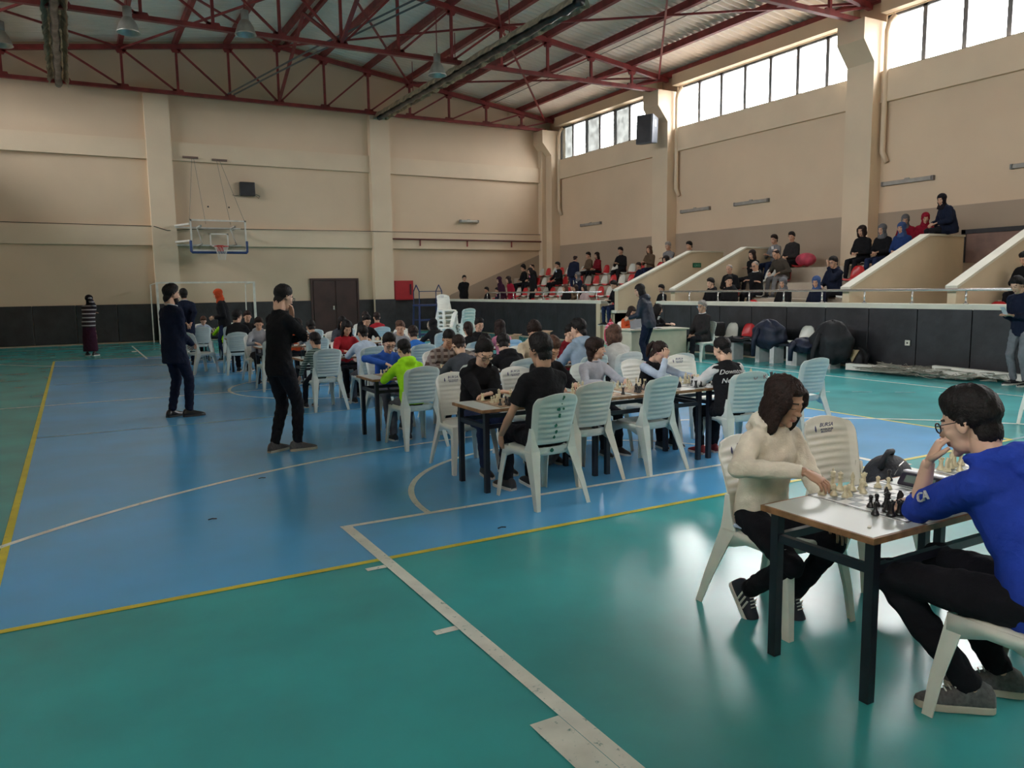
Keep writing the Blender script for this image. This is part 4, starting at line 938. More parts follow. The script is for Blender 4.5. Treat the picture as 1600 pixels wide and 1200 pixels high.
HEADP = [((0, -.015, .04), (.074, .092, .078)), ((0, .03, -.01), (.058, .058, .08)), ((0, .035, -.065), (.045, .046, .042)), ((0, .072, -.098), (.019, .014, .015)),
         ((0, .073, .03), (.044, .014, .009)), ((0, .092, .002), (.007, .012, .024)), ((0, .107, -.022), (.010, .012, .009)), ((0, .087, -.056), (.021, .010, .0045)), ((0, .086, -.066), (.017, .010, .0055)), ((0, -.03, -.10), (.05, .05, .07)), ((0, -.042, -.05), (.055, .052, .062))]
HEADP += sym((.034, .06, -.02), (.022, .020, .022))+sym((.011, .097, -.027), (.007, .009, .006))+sym((.078, -.006, -.004), (.009, .019, .030))+sym((.03, .0715, .005), (.0135, .012, .011))
HD = {}
def head_template(hi):
    if hi in HD: return HD[hi]
    d, F = grid(*((104, 84) if hi else (48, 36))); t = trace(d, HEADP, .004); v = d*t[:, None]
    fc = np.array([v[list(f)].mean(0) for f in F]); m = np.zeros(len(F), int); x, y, z = np.abs(fc[:, 0]), fc[:, 1], fc[:, 2]
    m[(x < .023) & (z > -.072) & (z < -.0515) & (y > .084)] = 1
    bh = .004 if hi else .0042
    m[(x > .013) & (x < .046) & (np.abs(z-(.031-.12*np.abs(x-.03))) < bh) & (y > .05)] = 2
    eh = .0026 if hi else .0032
    m[(np.abs(x-.031) < .0145) & (np.abs(z-.0015) < eh) & (y > .06)] = 3
    HD[hi] = (v, F, m); return HD[hi]
HAIRS = {
 'short': ([((0, -.018, .047), (.084, .101, .095)), ((0, .03, .088), (.062, .062, .052)), ((0, -.06, .0), (.066, .055, .07)), ((0, -.05, -.055), (.059, .055, .055))], lambda v: v[:, 2] - np.interp(v[:, 1], [-.12, -.075, -.045, -.02, .03, .05, .075, .13], [-.085, -.085, -.08, -.012, .028, .045, .062, .066])),
 'fade': ([((0, -.016, .045), (.077, .096, .084)), ((0, .02, .088), (.058, .072, .04)), ((0, -.055, .0), (.06, .046, .055))], lambda v: v[:, 2] - np.interp(v[:, 1], [-.12, -.07, -.04, -.02, .03, .055, .075, .13], [-.055, -.055, -.05, .0, .034, .055, .064, .07])),
 'quiff': ([((0, -.018, .045), (.08, .098, .086)), ((0, .045, .10), (.055, .055, .045)), ((.02, -.0, .10), (.06, .07, .04))], lambda v: v[:, 2] - np.interp(v[:, 1], [-.12, -.07, -.04, -.02, .03, .055, .075, .13], [-.08, -.08, -.07, -.008, .032, .05, .066, .07])),
 'fringe': ([((0, -.018, .045), (.088, .105, .088)), ((0, .055, .06), (.06, .05, .05)), ((0, -.055, -.005), (.078, .06, .075))], lambda v: v[:, 2] - np.interp(v[:, 1], [-.12, -.07, -.03, .0, .03, .06, .09, .13], [-.09, -.09, -.085, -.04, -.008, .022, .032, .034])),
 'bob': ([((0, -.018, .045), (.09, .108, .09)), ((0, -.02, -.045), (.098, .088, .10)), ((.075, .03, -.07), (.024, .045, .075)), ((-.075, .03, -.07), (.024, .045, .075)), ((.07, .05, .02), (.02, .035, .06)), ((-.07, .05, .02), (.02, .035, .06))], lambda v: np.maximum.reduce([.02-v[:, 1], np.abs(v[:, 0])-.054, v[:, 2]-.062])*3),
 'curtain': ([((0, -.018, .045), (.087, .106, .088)), ((0, -.025, -.05), (.09, .08, .12)), ((.072, .03, -.085), (.022, .042, .085)), ((-.072, .03, -.085), (.022, .042, .085)), ((.066, .05, .02), (.02, .035, .06)), ((-.066, .05, .02), (.02, .035, .06))], lambda v: np.maximum.reduce([.02-v[:, 1], np.abs(v[:, 0])-.05, v[:, 2]-.07])*3),
 'long': ([((0, -.018, .045), (.088, .105, .09)), ((0, -.04, -.08), (.088, .062, .15)), ((.072, .02, -.07), (.022, .035, .09)), ((-.072, .02, -.07), (.022, .035, .09))], lambda v: np.maximum.reduce([.01-v[:, 1], np.abs(v[:, 0])-.053, v[:, 2]-.06])*3),
 'pulled': ([((0, -.018, .043), (.079, .098, .083)), ((0, -.06, .0), (.06, .05, .06))], lambda v: v[:, 2] - np.interp(v[:, 1], [-.12, -.07, -.03, .0, .03, .055, .075, .13], [-.078, -.078, -.065, -.01, .028, .045, .066, .07])),
 'curly': ([((0, -.02, .05), (.1, .11, .10)), ((0, -.05, .11), (.07, .06, .06)), ((0, -.06, -.01), (.08, .06, .07))], lambda v: v[:, 2] - np.interp(v[:, 1], [-.14, -.07, -.03, .0, .03, .055, .075, .13], [-.08, -.08, -.06, -.02, .01, .04, .062, .066])),
 'balding': ([((0, -.03, .02), (.081, .088, .06)), ((0, -.06, -.0), (.066, .05, .06))], lambda v: np.minimum(v[:, 2] - np.interp(v[:, 1], [-.12, -.07, -.04, -.02, .03, .04, .13], [-.07, -.07, -.03, .02, .03, .2, .2]), .075-v[:, 2])),
 'beard': ([((0, .037, -.067), (.051, .052, .05)), ((0, .06, -.09), (.034, .034, .028)), ((0, .05, -.045), (.05, .045, .02))], lambda v: np.minimum.reduce([-.030-.45*np.maximum(0, v[:, 1]-.04)-v[:, 2], v[:, 1]+.002, v[:, 2]+.125])),
 'scarf': ([((0, -.018, .045), (.09, .108, .092)), ((0, .01, -.05), (.078, .085, .075)), ((0, -.02, -.12), (.085, .08, .07)), ((0, .02, -.16), (.11, .09, .05))], lambda v: np.maximum.reduce([.03-v[:, 1], np.abs(v[:, 0])-.05, v[:, 2]-.058, -.092-v[:, 2]])*4),
}
HM = {}
def hair_template(st):
    if st in HM: return HM[st]
    d, F = grid(60, 48); prims, mask = HAIRS[st]; t = trace(d, prims, .008); th = trace(d, HEADP, .004)
    loose = st in ('bob', 'long', 'curtain', 'scarf'); v = d*(t if loose else np.minimum(t, th+.004))[:, None]; mv = mask(v)
    az = np.arctan2(d[:, 1], d[:, 0]); el = np.arcsin(np.clip(d[:, 2], -1, 1))
    j = .0026*np.sin(az*19+3*np.sin(el*5))+.002*np.sin(az*33+el*9) if st != 'scarf' else .003*np.sin(el*26+2*np.sin(az*2))
    if st == 'curly': j = j*2.5+.006*np.sin(az*11)*np.sin(el*14)
    if loose:
        w_ = np.clip(mv/.022, 0, 1); t = np.where(mv > 0, th*.97*(1-w_)+np.maximum(t+j, th+.007)*w_, np.minimum(t, th)*.9)
    else:
        q = mv+.004*np.sin(az*31+3)+.003*np.sin(az*47); w_ = np.clip(q/(.075 if st in ('fade', 'pulled') else .05), 0, 1)**.8
        if st != 'curly': t = np.minimum(t, th+.009+(.020 if st in ('short', 'quiff', 'fringe') else .004)*np.clip(((d*th[:, None])[:, 2]+.04)/.10, 0, 1))
        t = np.where(q > -.003, th*.995*(1-w_)+np.maximum(t+j, th+.008)*w_, th*.9)
    HM[st] = (d*t[:, None], F); return HM[st]
def ik(a, c, l1, l2, pole):
    a, c, pole = Vector(a), Vector(c), Vector(pole); d = c-a; L = min(d.length, (l1+l2)*.995); u = d.normalized(); c = a+u*L
    x = (l1*l1-l2*l2+L*L)/(2*L); h = math.sqrt(max(0, l1*l1-x*x)); p = pole-u*pole.dot(u)
    p = p.normalized() if p.length > 1e-5 else Vector((0, 0, 1)); return a+u*x+p*h, c
def add_hand(mb, wr, d, n, side, s, curl=.5, spread=.16, mi=0, nn=6):
    """palm, four unequal jointed fingers and a thumb leaving the side of the palm"""
    wr, d, n = Vector(wr), Vector(d).normalized(), Vector(n); n = (n-d*n.dot(d)).normalized(); ac = n.cross(d).normalized(); th = -ac if side > 0 else ac
    mb.tube([wr-d*.02*s, wr+d*.015*s, wr+d*.05*s, wr+d*.085*s, wr+d*.097*s], [(.023*s, .017*s), (.028*s, .016*s), (.040*s, .0155*s), (.041*s, .0135*s), (.034*s, .009*s)], 10, side=th, mi=mi)
    for i, ln in enumerate((.073, .082, .076, .058)):
        off = (.029, .0098, -.0098, -.029)[i]; f = (d+th*spread*(1.5-i)*.5).normalized(); p = wr+d*(.086-.005*abs(i-1.2))*s+th*off*s; pts = [p-f*.012*s, p]; a = curl*.35; r = [.0088*s]*2
        for q, (fr, rr) in enumerate(((.45, .0082), (.3, .0076), (.25, .006))):
            dd = (f*math.cos(a)+n*math.sin(a)); p = p+dd*ln*fr*s; pts.append(p); r.append(rr*s); a += curl*(.8 if q == 0 else .5)
        mb.tube(pts, r, nn, side=th, mi=mi)
    p = wr+d*.025*s+th*.022*s; f = (d*.72+th*.62+n*.25).normalized(); f2 = (d*.92+th*.15+n*.4).normalized()
    mb.tube([p-f*.012*s, p+f*.03*s, p+f*.045*s+f2*.012*s, p+f*.045*s+f2*.036*s], [.014*s, .0115*s, .0095*s, .007*s], nn, side=n, mi=mi)
SKIN = {'a': mat('warm_skin', (.56, .33, .225), .5, .05, 8), 'b': mat('light_skin', (.64, .41, .30), .5, .05, 8), 'c': mat('tan_skin', (.46, .26, .17), .5, .05, 8)}
LIP = mat('lip_skin', (.36, .12, .10), .45); BROW = mat('eyebrow_hair', (.035, .022, .018), .8); LASH = mat('dark_eye', (.015, .010, .010), .35)
HAIRM = {'black': mat('black_hair', (.010, .008, .008), .6, .3, 40, bump=.4, bscale=90, spec=.22), 'brown': mat('dark_brown_hair', (.022, .012, .010), .6, .3, 40, bump=.4, bscale=90, spec=.22), 'mid': mat('brown_hair', (.09, .045, .03), .6, .3, 40, bump=.4, bscale=90, spec=.25), 'grey': mat('grey_hair', (.25, .23, .21), .6, .2, 40, bump=.5, bscale=90)}
def cloth(name, c, bump=.3, bscale=45): return mat(name, c, .92, .09, 9, bump=bump, bscale=bscale, spec=.15)
SOLEM = mat('white_rubber_sole', (.62, .62, .58), .5)
BAKE = []
def mod(o, vox, it=4, fac=.5):
    r = o.modifiers.new('r', 'REMESH'); r.mode = 'VOXEL'; r.voxel_size = vox; r.adaptivity = 0; r.use_smooth_shade = True
    s = o.modifiers.new('s', 'SMOOTH'); s.iterations = it; s.factor = fac
def shoe(t, ank, yawd, pitch, s, m, sole=SOLEM, label=None, stripes3=False):
    st = [(-.078, .026, .075), (-.066, .036, .098), (-.03, .040, .118), (.012, .041, .116), (.05, .043, .088), (.09, .046, .072), (.13, .046, .060), (.165, .038, .05), (.188, .024, .04), (.196, .008, .03)]
    a, b = MB(), MB(); n = 12; vs = []
    for y, w, h in st:
        for k in range(n):
            q = PI*k/(n-1); vs.append((w*.98*math.cos(q)*s, y*s, (.018+(h-.018)*math.sin(q)**.8)*s))
    m1 = len(st); a.add(vs, [(i*n+k, i*n+k+1, (i+1)*n+k+1, (i+1)*n+k) for i in range(m1-1) for k in range(n-1)]+[(i*n+n-1, i*n, (i+1)*n, (i+1)*n+n-1) for i in range(m1-1)]+[tuple(range(n-1, -1, -1)), tuple(range((m1-1)*n, m1*n))])
    ol = [(-w*1.06*s, y*s) for y, w, h in st]+[(w*1.06*s, y*s) for y, w, h in reversed(st)]; b.prism(ol[::-1], 'z', 0, .03*s)
    M = Matrix.Rotation(R(yawd), 4, 'Z') @ Matrix.Rotation(-R(pitch), 4, 'X')
    base = Vector(ank)-(M @ Vector((0, 0, .085*s)))
    o = obj('shoe', a, m, t, smooth=True); o.matrix_local = Matrix.Translation(base) @ M
    so = obj('sole', b, sole, o, bevel=.006)
    if stripes3:
        for q in range(3): 
            for sd in (-1, 1): obj('shoe_stripe', MB().bar((sd*.047*s, (.02+.028*q)*s, .036*s), (sd*.034*s, (.0+.028*q)*s, .085*s), .010*s, .004), SOLEM, o)
    for q in range(4 if label else 0): obj('lace', MB().tube([(-.02*s, (.045+.016*q)*s, (.098-.008*q)*s), (.02*s, (.045+.016*q)*s, (.098-.008*q)*s)], .003, 5), SOLEM, o)
    return o
def person(label, x, y, deg, H=1.45, sit=True, z=0, seat=.432, lean=10, tilt=0, head=(0, 15, 0), lw=None, rw=None, le=None, re=None, la=None, ra=None, feet=(8, -8), fpitch=(0, 0),
           top=None, sleeves='long', sleeve_m=None, pants=None, skin='a', hair=('short', 'black'), shoes=None, glasses=False, hood=False, collar=None, vox=.016, group=None, lk=None, rk=None,
           lhd=None, rhd=None, lhn=(0, 0, -1), rhn=(0, 0, -1), curl=(.6, .6), bulk=1.0, skirt=None, jacket_open=None, hold=None, tail=None, hi=False, scarf_tail=None, long_coat=False, legs=True, sw=1.0, beard=False):
    s = H/1.75; hs = (.6*s+.4)*1.04; t = thing('person', label, 'person', (x, y, z), R(deg), group)
    pel = Vector((0, -.07 if sit else 0, seat+.085*s if sit else .525*H)); sp = lambda a: Vector((math.sin(R(tilt)), math.sin(R(a))*math.cos(R(tilt)), math.cos(R(a))*math.cos(R(tilt))))
    d1, d2 = sp(lean*.75), sp(lean*1.35); waist = pel+d1*.17*s; chest = waist+d2*.2*s; nb = chest+d2*.14*s; nv = (d2+Vector((0, math.sin(R(head[1]))*.55, .12))).normalized()
    sx = Vector((1, 0, -math.sin(R(tilt)))).normalized(); shw = .152*s*sw
    SH = [nb-d2*.068*s+sx*shw*q for q in (-1, 1)]
    l1, l2 = .165*H, .148*H
    if lw is None: lw = (-.14*s, pel.y+.36*s, pel.z+.07) if sit else (-.235*s, .03, .465*H)
    if rw is None: rw = (.14*s, pel.y+.36*s, pel.z+.07) if sit else (.235*s, .03, .465*H)
    EL = []; WR = []
    for i, (wv, ev) in enumerate(((lw, le), (rw, re))):
        q = -1 if i == 0 else 1
        if ev is not None: e = Vector(ev); wv2 = Vector(wv)
        else: e, wv2 = ik(SH[i], wv, l1, l2, (q*.7, -.5, -.6) if sit else (q*.35, -1, 0))
        EL.append(e); WR.append(wv2)
    hip = [pel+Vector((q*.085*s, 0, -.01)) for q in (-1, 1)]
    if la is None: la = (-.11*s, .36*s, .085*s) if sit else (-.10*s, .0, .085*s)
    if ra is None: ra = (.11*s, .36*s, .085*s) if sit else (.10*s, .0, .085*s)
    KN = []; AN = []
    for i, (av, kv) in enumerate(((la, lk), (ra, rk))):
        if kv is not None: KN.append(Vector(kv)); AN.append(Vector(av)); continue
        k, a = ik(hip[i], av, .245*H, .24*H, (((-1, 1)[i])*.12, 1, .5 if sit else 0)); KN.append(k); AN.append(a)
    neck = nb+nv*.06*s; hc = nb+nv*(.075*s+.085*hs)+Vector((0, .012, 0))
    Mh = Matrix.Translation(hc) @ Matrix.Rotation(R(head[0]), 4, 'Z') @ Matrix.Rotation(-R(head[1]), 4, 'X') @ Matrix.Rotation(R(head[2]), 4, 'Y') @ Matrix.Diagonal((hs, hs, hs, 1))
    Mn = np.array(Mh); place = lambda v: v @ Mn[:3, :3].T+Mn[:3, 3]
    # one continuous body: trunk, neck, limbs
    b = MB(); S1 = (1, 0, 0)
    b.tube([pel-d1*.07*s, pel, waist, chest, nb-d2*.04*s, nb, neck, neck+nv*.06*s+Vector((0, -.014, 0))], [(.11*s, .09*s), (.145*s, .10*s), (.118*s, .085*s), (.135*s, .095*s), (.085*s, .06*s), (.05*s, .048*s), (.05*hs, .052*hs), (.048*hs, .05*hs)], 14, side=S1)
    for i in (0, 1):
        b.tube([chest+(SH[i]-chest)*.4, SH[i], SH[i]+(EL[i]-SH[i])*.45, EL[i], EL[i]+(WR[i]-EL[i])*.35, WR[i]+(WR[i]-EL[i]).normalized()*.01], [.036*s, .038*s, .037*s, .034*s, .036*s, .025*s], 12)
        if legs: b.tube([hip[i], hip[i]+(KN[i]-hip[i])*.5, KN[i], KN[i]+(AN[i]-KN[i])*.35, AN[i], AN[i]-Vector((0, 0, .03))], [.075*s, .066*s, .05*s, .048*s, .034*s, .034*s], 12)
    hv, hF, hm = head_template(hi); extra = [(place(hv), hF, hm)]
    if hi:      # head grown into the same surface
        pass
    hand = MB()
    for i in (0, 1):
        dd = Vector((lhd, rhd)[i]) if (lhd, rhd)[i] is not None else (WR[i]-EL[i]).normalized()+(Vector((0, 0, -.3)) if sit else Vector((0, 0, 0)))
        nn = (lhn, rhn)[i] if sit or (lhd, rhd)[i] is not None else (1 if i == 0 else -1, 0, 0); add_hand(hand, WR[i], dd, nn, -1 if i == 0 else 1, s*1.02, curl[i], nn=8 if hi else 6)
    extra.append((np.array([tuple(v) for v in hand.v]), hand.f, np.zeros(len(hand.f), int)))
    o = obj('body', b, [SKIN[skin], LIP, BROW, LASH], t); mod(o, vox*1.2 if not hi else .009, 3); BAKE.append((o, extra, 0, 0))
    # hair or headscarf
    if hair:
        v, F = hair_template(hair[0]); hmn = hair[1] if not isinstance(hair[1], str) else HAIRM[hair[1]]; me = bpy.data.meshes.new('hair'); me.from_pydata([tuple(p) for p in place(v)], [], F); me.polygons.foreach_set('use_smooth', [True]*len(F))
        obj('headscarf' if hair[0] == 'scarf' else 'hair', me, hmn, t)
        if tail:
            A = [Mh @ Vector(p) for p in ((0, -.095, .05), (0, -.135, .04), (0, -.15, -.02), (0, -.13, -.1), (0, -.115, -.15))]
            mb = MB(); mb.tube(A, [.016*hs, .028*hs, .033*hs, .026*hs, .008*hs], 10) if tail == 'pony' else mb.ell(Mh @ Vector((0, -.10, .07)), (.038*hs, .036*hs, .036*hs), 12, 8)
            obj('ponytail' if tail == 'pony' else 'hair_bun', mb, hmn, t, smooth=True)
    if beard:
        v, F = hair_template('beard'); me = bpy.data.meshes.new('beard'); me.from_pydata([tuple(p) for p in place(v)], [], F); me.polygons.foreach_set('use_smooth', [True]*len(F)); obj('beard', me, HAIRM['black'], t)
    if glasses:
        gm = glasses if not isinstance(glasses, bool) else EBONY; g = MB()
        for q in (-1, 1):
            g.tube([Mh @ Vector((q*.032+.0215*math.cos(a), .103-abs(q*.032+.02*math.cos(a))*.12, .006+.019*math.sin(a))) for a in [2*PI*k/18 for k in range(18)]], (.0028 if hi else .0024)*hs, 6, closed=True)
            g.tube([Mh @ Vector((q*.053, .096, .012)), Mh @ Vector((q*.078, .06, .014)), Mh @ Vector((q*.083, -.005, .012))], .0019, 6)
        g.tube([Mh @ Vector((-.011, .103, .01)), Mh @ Vector((0, .106, .013)), Mh @ Vector((.011, .103, .01))], .0019, 6); go = obj('glasses', g, gm, t)
        for q in (-1, 1): obj('lens', MB().add([Mh @ Vector((q*.032+.0205*math.cos(a), .103-abs(q*.032+.02*math.cos(a))*.12, .006+.018*math.sin(a))) for a in [2*PI*k/14 for k in range(14)]], [tuple(range(14))]), LENS, go)
    # top
    B = bulk; c = MB(); hem = -.105 if not long_coat else -.16
    c.tube([pel+d1*hem*s*(.75 if sit else 1.25), pel-d1*.02*s, waist, chest, nb-d2*.045*s, nb+d2*.008*s, nb+nv*.036*s], [(.15*s*B, .116*s*B), (.163*s*B, .128*s*B), (.15*s*B, .115*s*B), (.163*s*B, .122*s*B), (.125*s*B, .09*s*B), (.082*s, .078*s), (.069*s, .067*s)], 18, side=S1)
    c2 = MB() if sleeve_m is not None else c
    for i in (0, 1):
        e, w_ = EL[i], WR[i]; f = 1 if sleeves == 'long' else 0
        c.tube([chest+(SH[i]-chest)*.2, chest+(SH[i]-chest)*.7, SH[i]-d2*.01*s], [.085*s*B, .078*s*B, .064*s*B], 12)
        c.tube([nb-d2*.012*s, nb+(SH[i]-nb)*.5-d2*.004*s, SH[i]], [.06*s, .056*s*B, .058*s*B], 12); c.ell(SH[i], (.062*s*B,)*3, 12, 8)
        if sleeves == 'none': continue
        if sleeves != 'short': c2.ell(e, (.055*s*B,)*3, 12, 8)
        if sleeve_m is not None: c2.ell(SH[i], (.064*s*B,)*3, 12, 8)
        if f: c2.tube([SH[i], SH[i]+(e-SH[i])*.4, SH[i]+(e-SH[i])*.8, e, e+(w_-e)*.25, e+(w_-e)*.7, w_-(w_-e).normalized()*.012], [.062*s*B, .060*s*B, .054*s*B, .053*s*B, .05*s*B, .043*s*B, .037*s*B], 14)
        elif sleeves == 'pushed': c2.tube([SH[i], SH[i]+(e-SH[i])*.4, SH[i]+(e-SH[i])*.8, e, e+(w_-e)*.22], [.063*s*B, .063*s*B, .062*s*B, .058*s*B, .048*s*B], 14)
        else: c2.tube([SH[i], SH[i]+(e-SH[i])*.35, SH[i]+(e-SH[i])*.72], [.064*s*B, .062*s*B, .062*s*B], 14)
    if hood:
        hk = 1.25 if hi else 1.0
        pts = [nb+Vector((.105*s*math.cos(a), .03*s-.10*s*math.sin(a)-.01, .025*s+.02*s*math.sin(a))) for a in np.linspace(-.35, PI+.35, 12)]
        c.tube(pts, [(.022+.022*hk*math.sin(max(0, min(PI, a))))*s for a in np.linspace(-.35, PI+.35, 12)], 10)
        c.tube([nb+Vector((0, -.1*s, .05*s)), nb+Vector((0, -.125*s, 0)), nb+Vector((0, -.115*s, -.07*s))], [(.075*s, .03*s), (.09*s, .036*s), (.05*s, .02*s)], 12, side=S1)
    if long_coat:
        if sit:
            for i in (0, 1): c.tube([hip[i], hip[i]+(KN[i]-hip[i])*.6], [.105*s, .1*s], 12)
        else: c.tube([pel, pel-Vector((0, 0, .12*H))], [(.165*s, .125*s), (.18*s, .14*s)], 16, side=S1)
    o = obj('top', c, top, t); mod(o, vox if not hi else .0085, 5 if not hi else 6); BAKE.append((o, None, .0028*s if not hi else .0026, x*7+y))
    if sleeve_m is not None: o2 = obj('sleeves', c2, sleeve_m, t); mod(o2, vox if not hi else .0085, 3); BAKE.append((o2, None, .003*s, x*3))
    if collar: obj('collar', MB().tube([nb+nv*.03*s+Vector((.062*s*math.cos(a), .062*s*math.sin(a)+.004, .016*s*math.sin(a)*-1)) for a in [2*PI*k/16 for k in range(16)]], [(.008, .022*s)]*16, 6, side=(0, 0, 1), closed=True), collar, t, smooth=True)
    if jacket_open: obj('shirt_front', MB().prism([(-.045*s, 0), (.045*s, 0), (.02*s, -.26*s), (-.02*s, -.26*s)], 'y', 0, .012), jacket_open, t).matrix_local = Matrix.Translation(nb+Vector((0, .085*s*B+.012, -.02*s))) @ Matrix.Rotation(-R(lean*1.35)-.12, 4, 'X')
    # trousers / skirt
    if legs:
        p = MB(); p.tube([pel-d1*.085*s, pel, pel+d1*.09*s], [(.135*s, .10*s), (.15*s, .112*s), (.125*s, .095*s)], 16, side=S1)
        if skirt:
            p.tube([pel, pel-Vector((0, 0, .2*H)), Vector((0, .0, .075*H))], [(.165*s, .13*s), (.185*s, .155*s), (.20*s, .175*s)], 20, side=S1)
        else:
            for i in (0, 1):
                h, k, a = hip[i], KN[i], AN[i]; p.ell(k, (.068*s,)*3, 12, 8); p.ell(h, (.09*s,)*3, 12, 8); p.tube([h, h+(k-h)*.35, h+(k-h)*.8, k, k+(a-k)*.2, k+(a-k)*.7, a+(k-a).normalized()*.0], [.096*s, .088*s, .07*s, .066*s, .064*s, .056*s, .05*s], 14)
        o = obj('skirt' if skirt else 'trousers', p, skirt or pants, t); mod(o, vox if not hi else .011, 4); BAKE.append((o, None, .004*s, y*5))
        for i in (0, 1): shoe(t, AN[i], feet[i], fpitch[i], s*1.03, (shoes or MATS['dark_shoe']), sole=SOLE_OF.get((shoes or MATS['dark_shoe']).name, SOLEM), label=hi or None, stripes3=(hi and (shoes is not None and shoes.name == 'navy_trainer')))
    return t, dict(nb=nb, chest=chest, hc=hc, Mh=Mh, EL=EL, WR=WR, SH=SH, pel=pel, d2=d2, s=s)
LENS = glassmat('spectacle_lens', (.85, .9, .95))
mat('dark_shoe', (.02, .02, .025), .6); DSOLE = mat('dark_sole', (.04, .04, .04), .6)
SOLE_OF = {'black_dress_shoe': DSOLE}
def bake_all():
    dg = bpy.context.evaluated_depsgraph_get(); out = []
    for it in BAKE:
        o = it[0]; out.append(bpy.data.meshes.new_from_object(o.evaluated_get(dg)))
    tx = []
    for o, bend in TEXTS:
        tx.append(bpy.data.meshes.new_from_object(o.evaluated_get(dg)))
    for (o, extra, amp, seed), me in zip(BAKE, out):
        nv = len(me.vertices); co = np.empty(nv*3, np.float32); me.vertices.foreach_get('co', co); co = co.reshape(-1, 3)
        if amp:
            no = np.empty(nv*3, np.float32); me.vertex_normals.foreach_get('vector', no); no = no.reshape(-1, 3)
            x, y, z = co.T; w = np.sin(34*z+9*np.sin(11*x+seed)+seed)*np.sin(21*x+15*y+4*np.sin(17*z)+seed)+.6*np.sin(61*z+17*x+5*np.sin(23*y)+seed*2)
            co = co+no*(w*amp)[:, None]; me.vertices.foreach_set('co', co.astype(np.float32).ravel())
        if extra:
            nl = len(me.loops); vi = np.empty(nl, np.int32); me.loops.foreach_get('vertex_index', vi); npg = len(me.polygons); ls = np.empty(npg, np.int32); me.polygons.foreach_get('loop_start', ls)
            V = [co]; L = [vi]; LS = [ls]; MI = [np.zeros(npg, np.int32)]; ov, ol = nv, nl
            for ev, ef, em in extra:
                V.append(ev.astype(np.float32)); ln = np.array([len(f) for f in ef], np.int32); L.append(np.array([i+ov for f in ef for i in f], np.int32)); LS.append(ol+np.concatenate([[0], np.cumsum(ln)[:-1]]).astype(np.int32)); MI.append(np.array(em, np.int32)); ov += len(ev); ol += int(ln.sum())
            m2 = bpy.data.meshes.new('body'); m2.vertices.add(ov); m2.vertices.foreach_set('co', np.concatenate(V).ravel()); m2.loops.add(ol); m2.loops.foreach_set('vertex_index', np.concatenate(L))
            LSA = np.concatenate(LS); m2.polygons.add(len(LSA)); m2.polygons.foreach_set('loop_start', LSA); m2.polygons.foreach_set('material_index', np.concatenate(MI)); m2.polygons.foreach_set('use_smooth', np.ones(len(LSA), bool)); m2.update(calc_edges=True); m2.validate()
            for q in o.data.materials: m2.materials.append(q)
            bpy.data.meshes.remove(me); me = m2
        else:
            me.polygons.foreach_set('use_smooth', [True]*len(me.polygons))
            if not me.materials: [me.materials.append(q) for q in o.data.materials]
        old = o.data; o.modifiers.clear(); o.data = me; me.name = o.name.split('.')[0]; bpy.data.meshes.remove(old)
    for (o, bend), me in zip(TEXTS, tx):
        if bend:
            for v in me.vertices: v.co.z -= bend*v.co.x**2
        m = bpy.data.objects.new(o.name.split('.')[0], me); COL.objects.link(m); m.parent = o.parent; m.location = o.location; m.rotation_euler = o.rotation_euler
        if not me.materials: [me.materials.append(q) for q in o.data.materials]
        nm = o.name.split('.')[0]; bpy.data.objects.remove(o); 
# ------------------------------------------------------------------ clothes
BK = cloth('black_jersey', (.011, .011, .013)); BKT = cloth('black_trouser_cloth', (.012, .012, .016)); NV = cloth('navy_suit_cloth', (.010, .014, .032)); NVJ = cloth('navy_jeans', (.018, .028, .07))
CRF = cloth('cream_fleece', (.76, .69, .58), .22, 130); BLH = cloth('royal_blue_sweat', (.022, .055, .38)); GRS = cloth('dark_grey_sweater', (.055, .06, .075)); NEO = cloth('neon_green_sweat', (.34, .72, .02)); BLS = cloth('bright_blue_sweater', (.03, .10, .42))
GRT = cloth('grey_trouser_cloth', (.10, .10, .115)); PGS = cloth('pale_grey_shirt', (.42, .44, .50)); PBH = cloth('pale_blue_hoodie', (.26, .34, .43)); WHS = cloth('white_knit', (.55, .55, .53)); LTB = cloth('light_blue_sweatshirt', (.42, .50, .62))
RDJ = cloth('red_jumper', (.34, .02, .03)); DRS = cloth('dark_red_shirt', (.17, .012, .02)); PNK = cloth('pink_top', (.55, .20, .29)); BGE = cloth('beige_top', (.52, .44, .32)); ORG = cloth('orange_top', (.55, .09, .03)); LGT = cloth('light_grey_tee', (.30, .31, .34)); BLB = cloth('bright_blue_shirt', (.03, .15, .50))
BRN = cloth('brown_jacket', (.12, .08, .05)); PUR = cloth('dark_maroon_cloth', (.045, .014, .03)); GRY = cloth('mid_grey_cloth', (.20, .20, .21)); SCK = cloth('black_scarf', (.012, .010, .014)); SCG = cloth('grey_patterned_scarf', (.14, .14, .15)); SCB = cloth('blue_scarf', (.05, .09, .22)); SCO = cloth('orange_red_scarf', (.42, .06, .02))
DKC = cloth('charcoal_coat', (.03, .027, .028)); WSH = cloth('white_shirt', (.60, .60, .60)); REDC = cloth('red_coat', (.26, .012, .03)); BLJ = cloth('blue_jacket', (.02, .045, .15)); PLD = stripes('brown_plaid_flannel', (.32, .27, .24), (.10, .065, .055), 13, c3=(.22, .19, .18)); STG = stripes('green_striped_knit', (.20, .27, .25), (.03, .06, .055), 30)
STW = stripes('dark_striped_knit', (.018, .010, .016), (.42, .40, .42), 9.5, duty=.72)
TRN = mat('navy_trainer', (.012, .016, .03), .6); GTR = mat('grey_knit_trainer', (.10, .10, .105), .8, .2, 60); RTR = mat('red_trainer', (.22, .01, .015), .6); mat('black_dress_shoe', (.008, .008, .01), .3)
SOLE_OF['grey_knit_trainer'] = mat('cream_sole', (.50, .46, .38), .55)
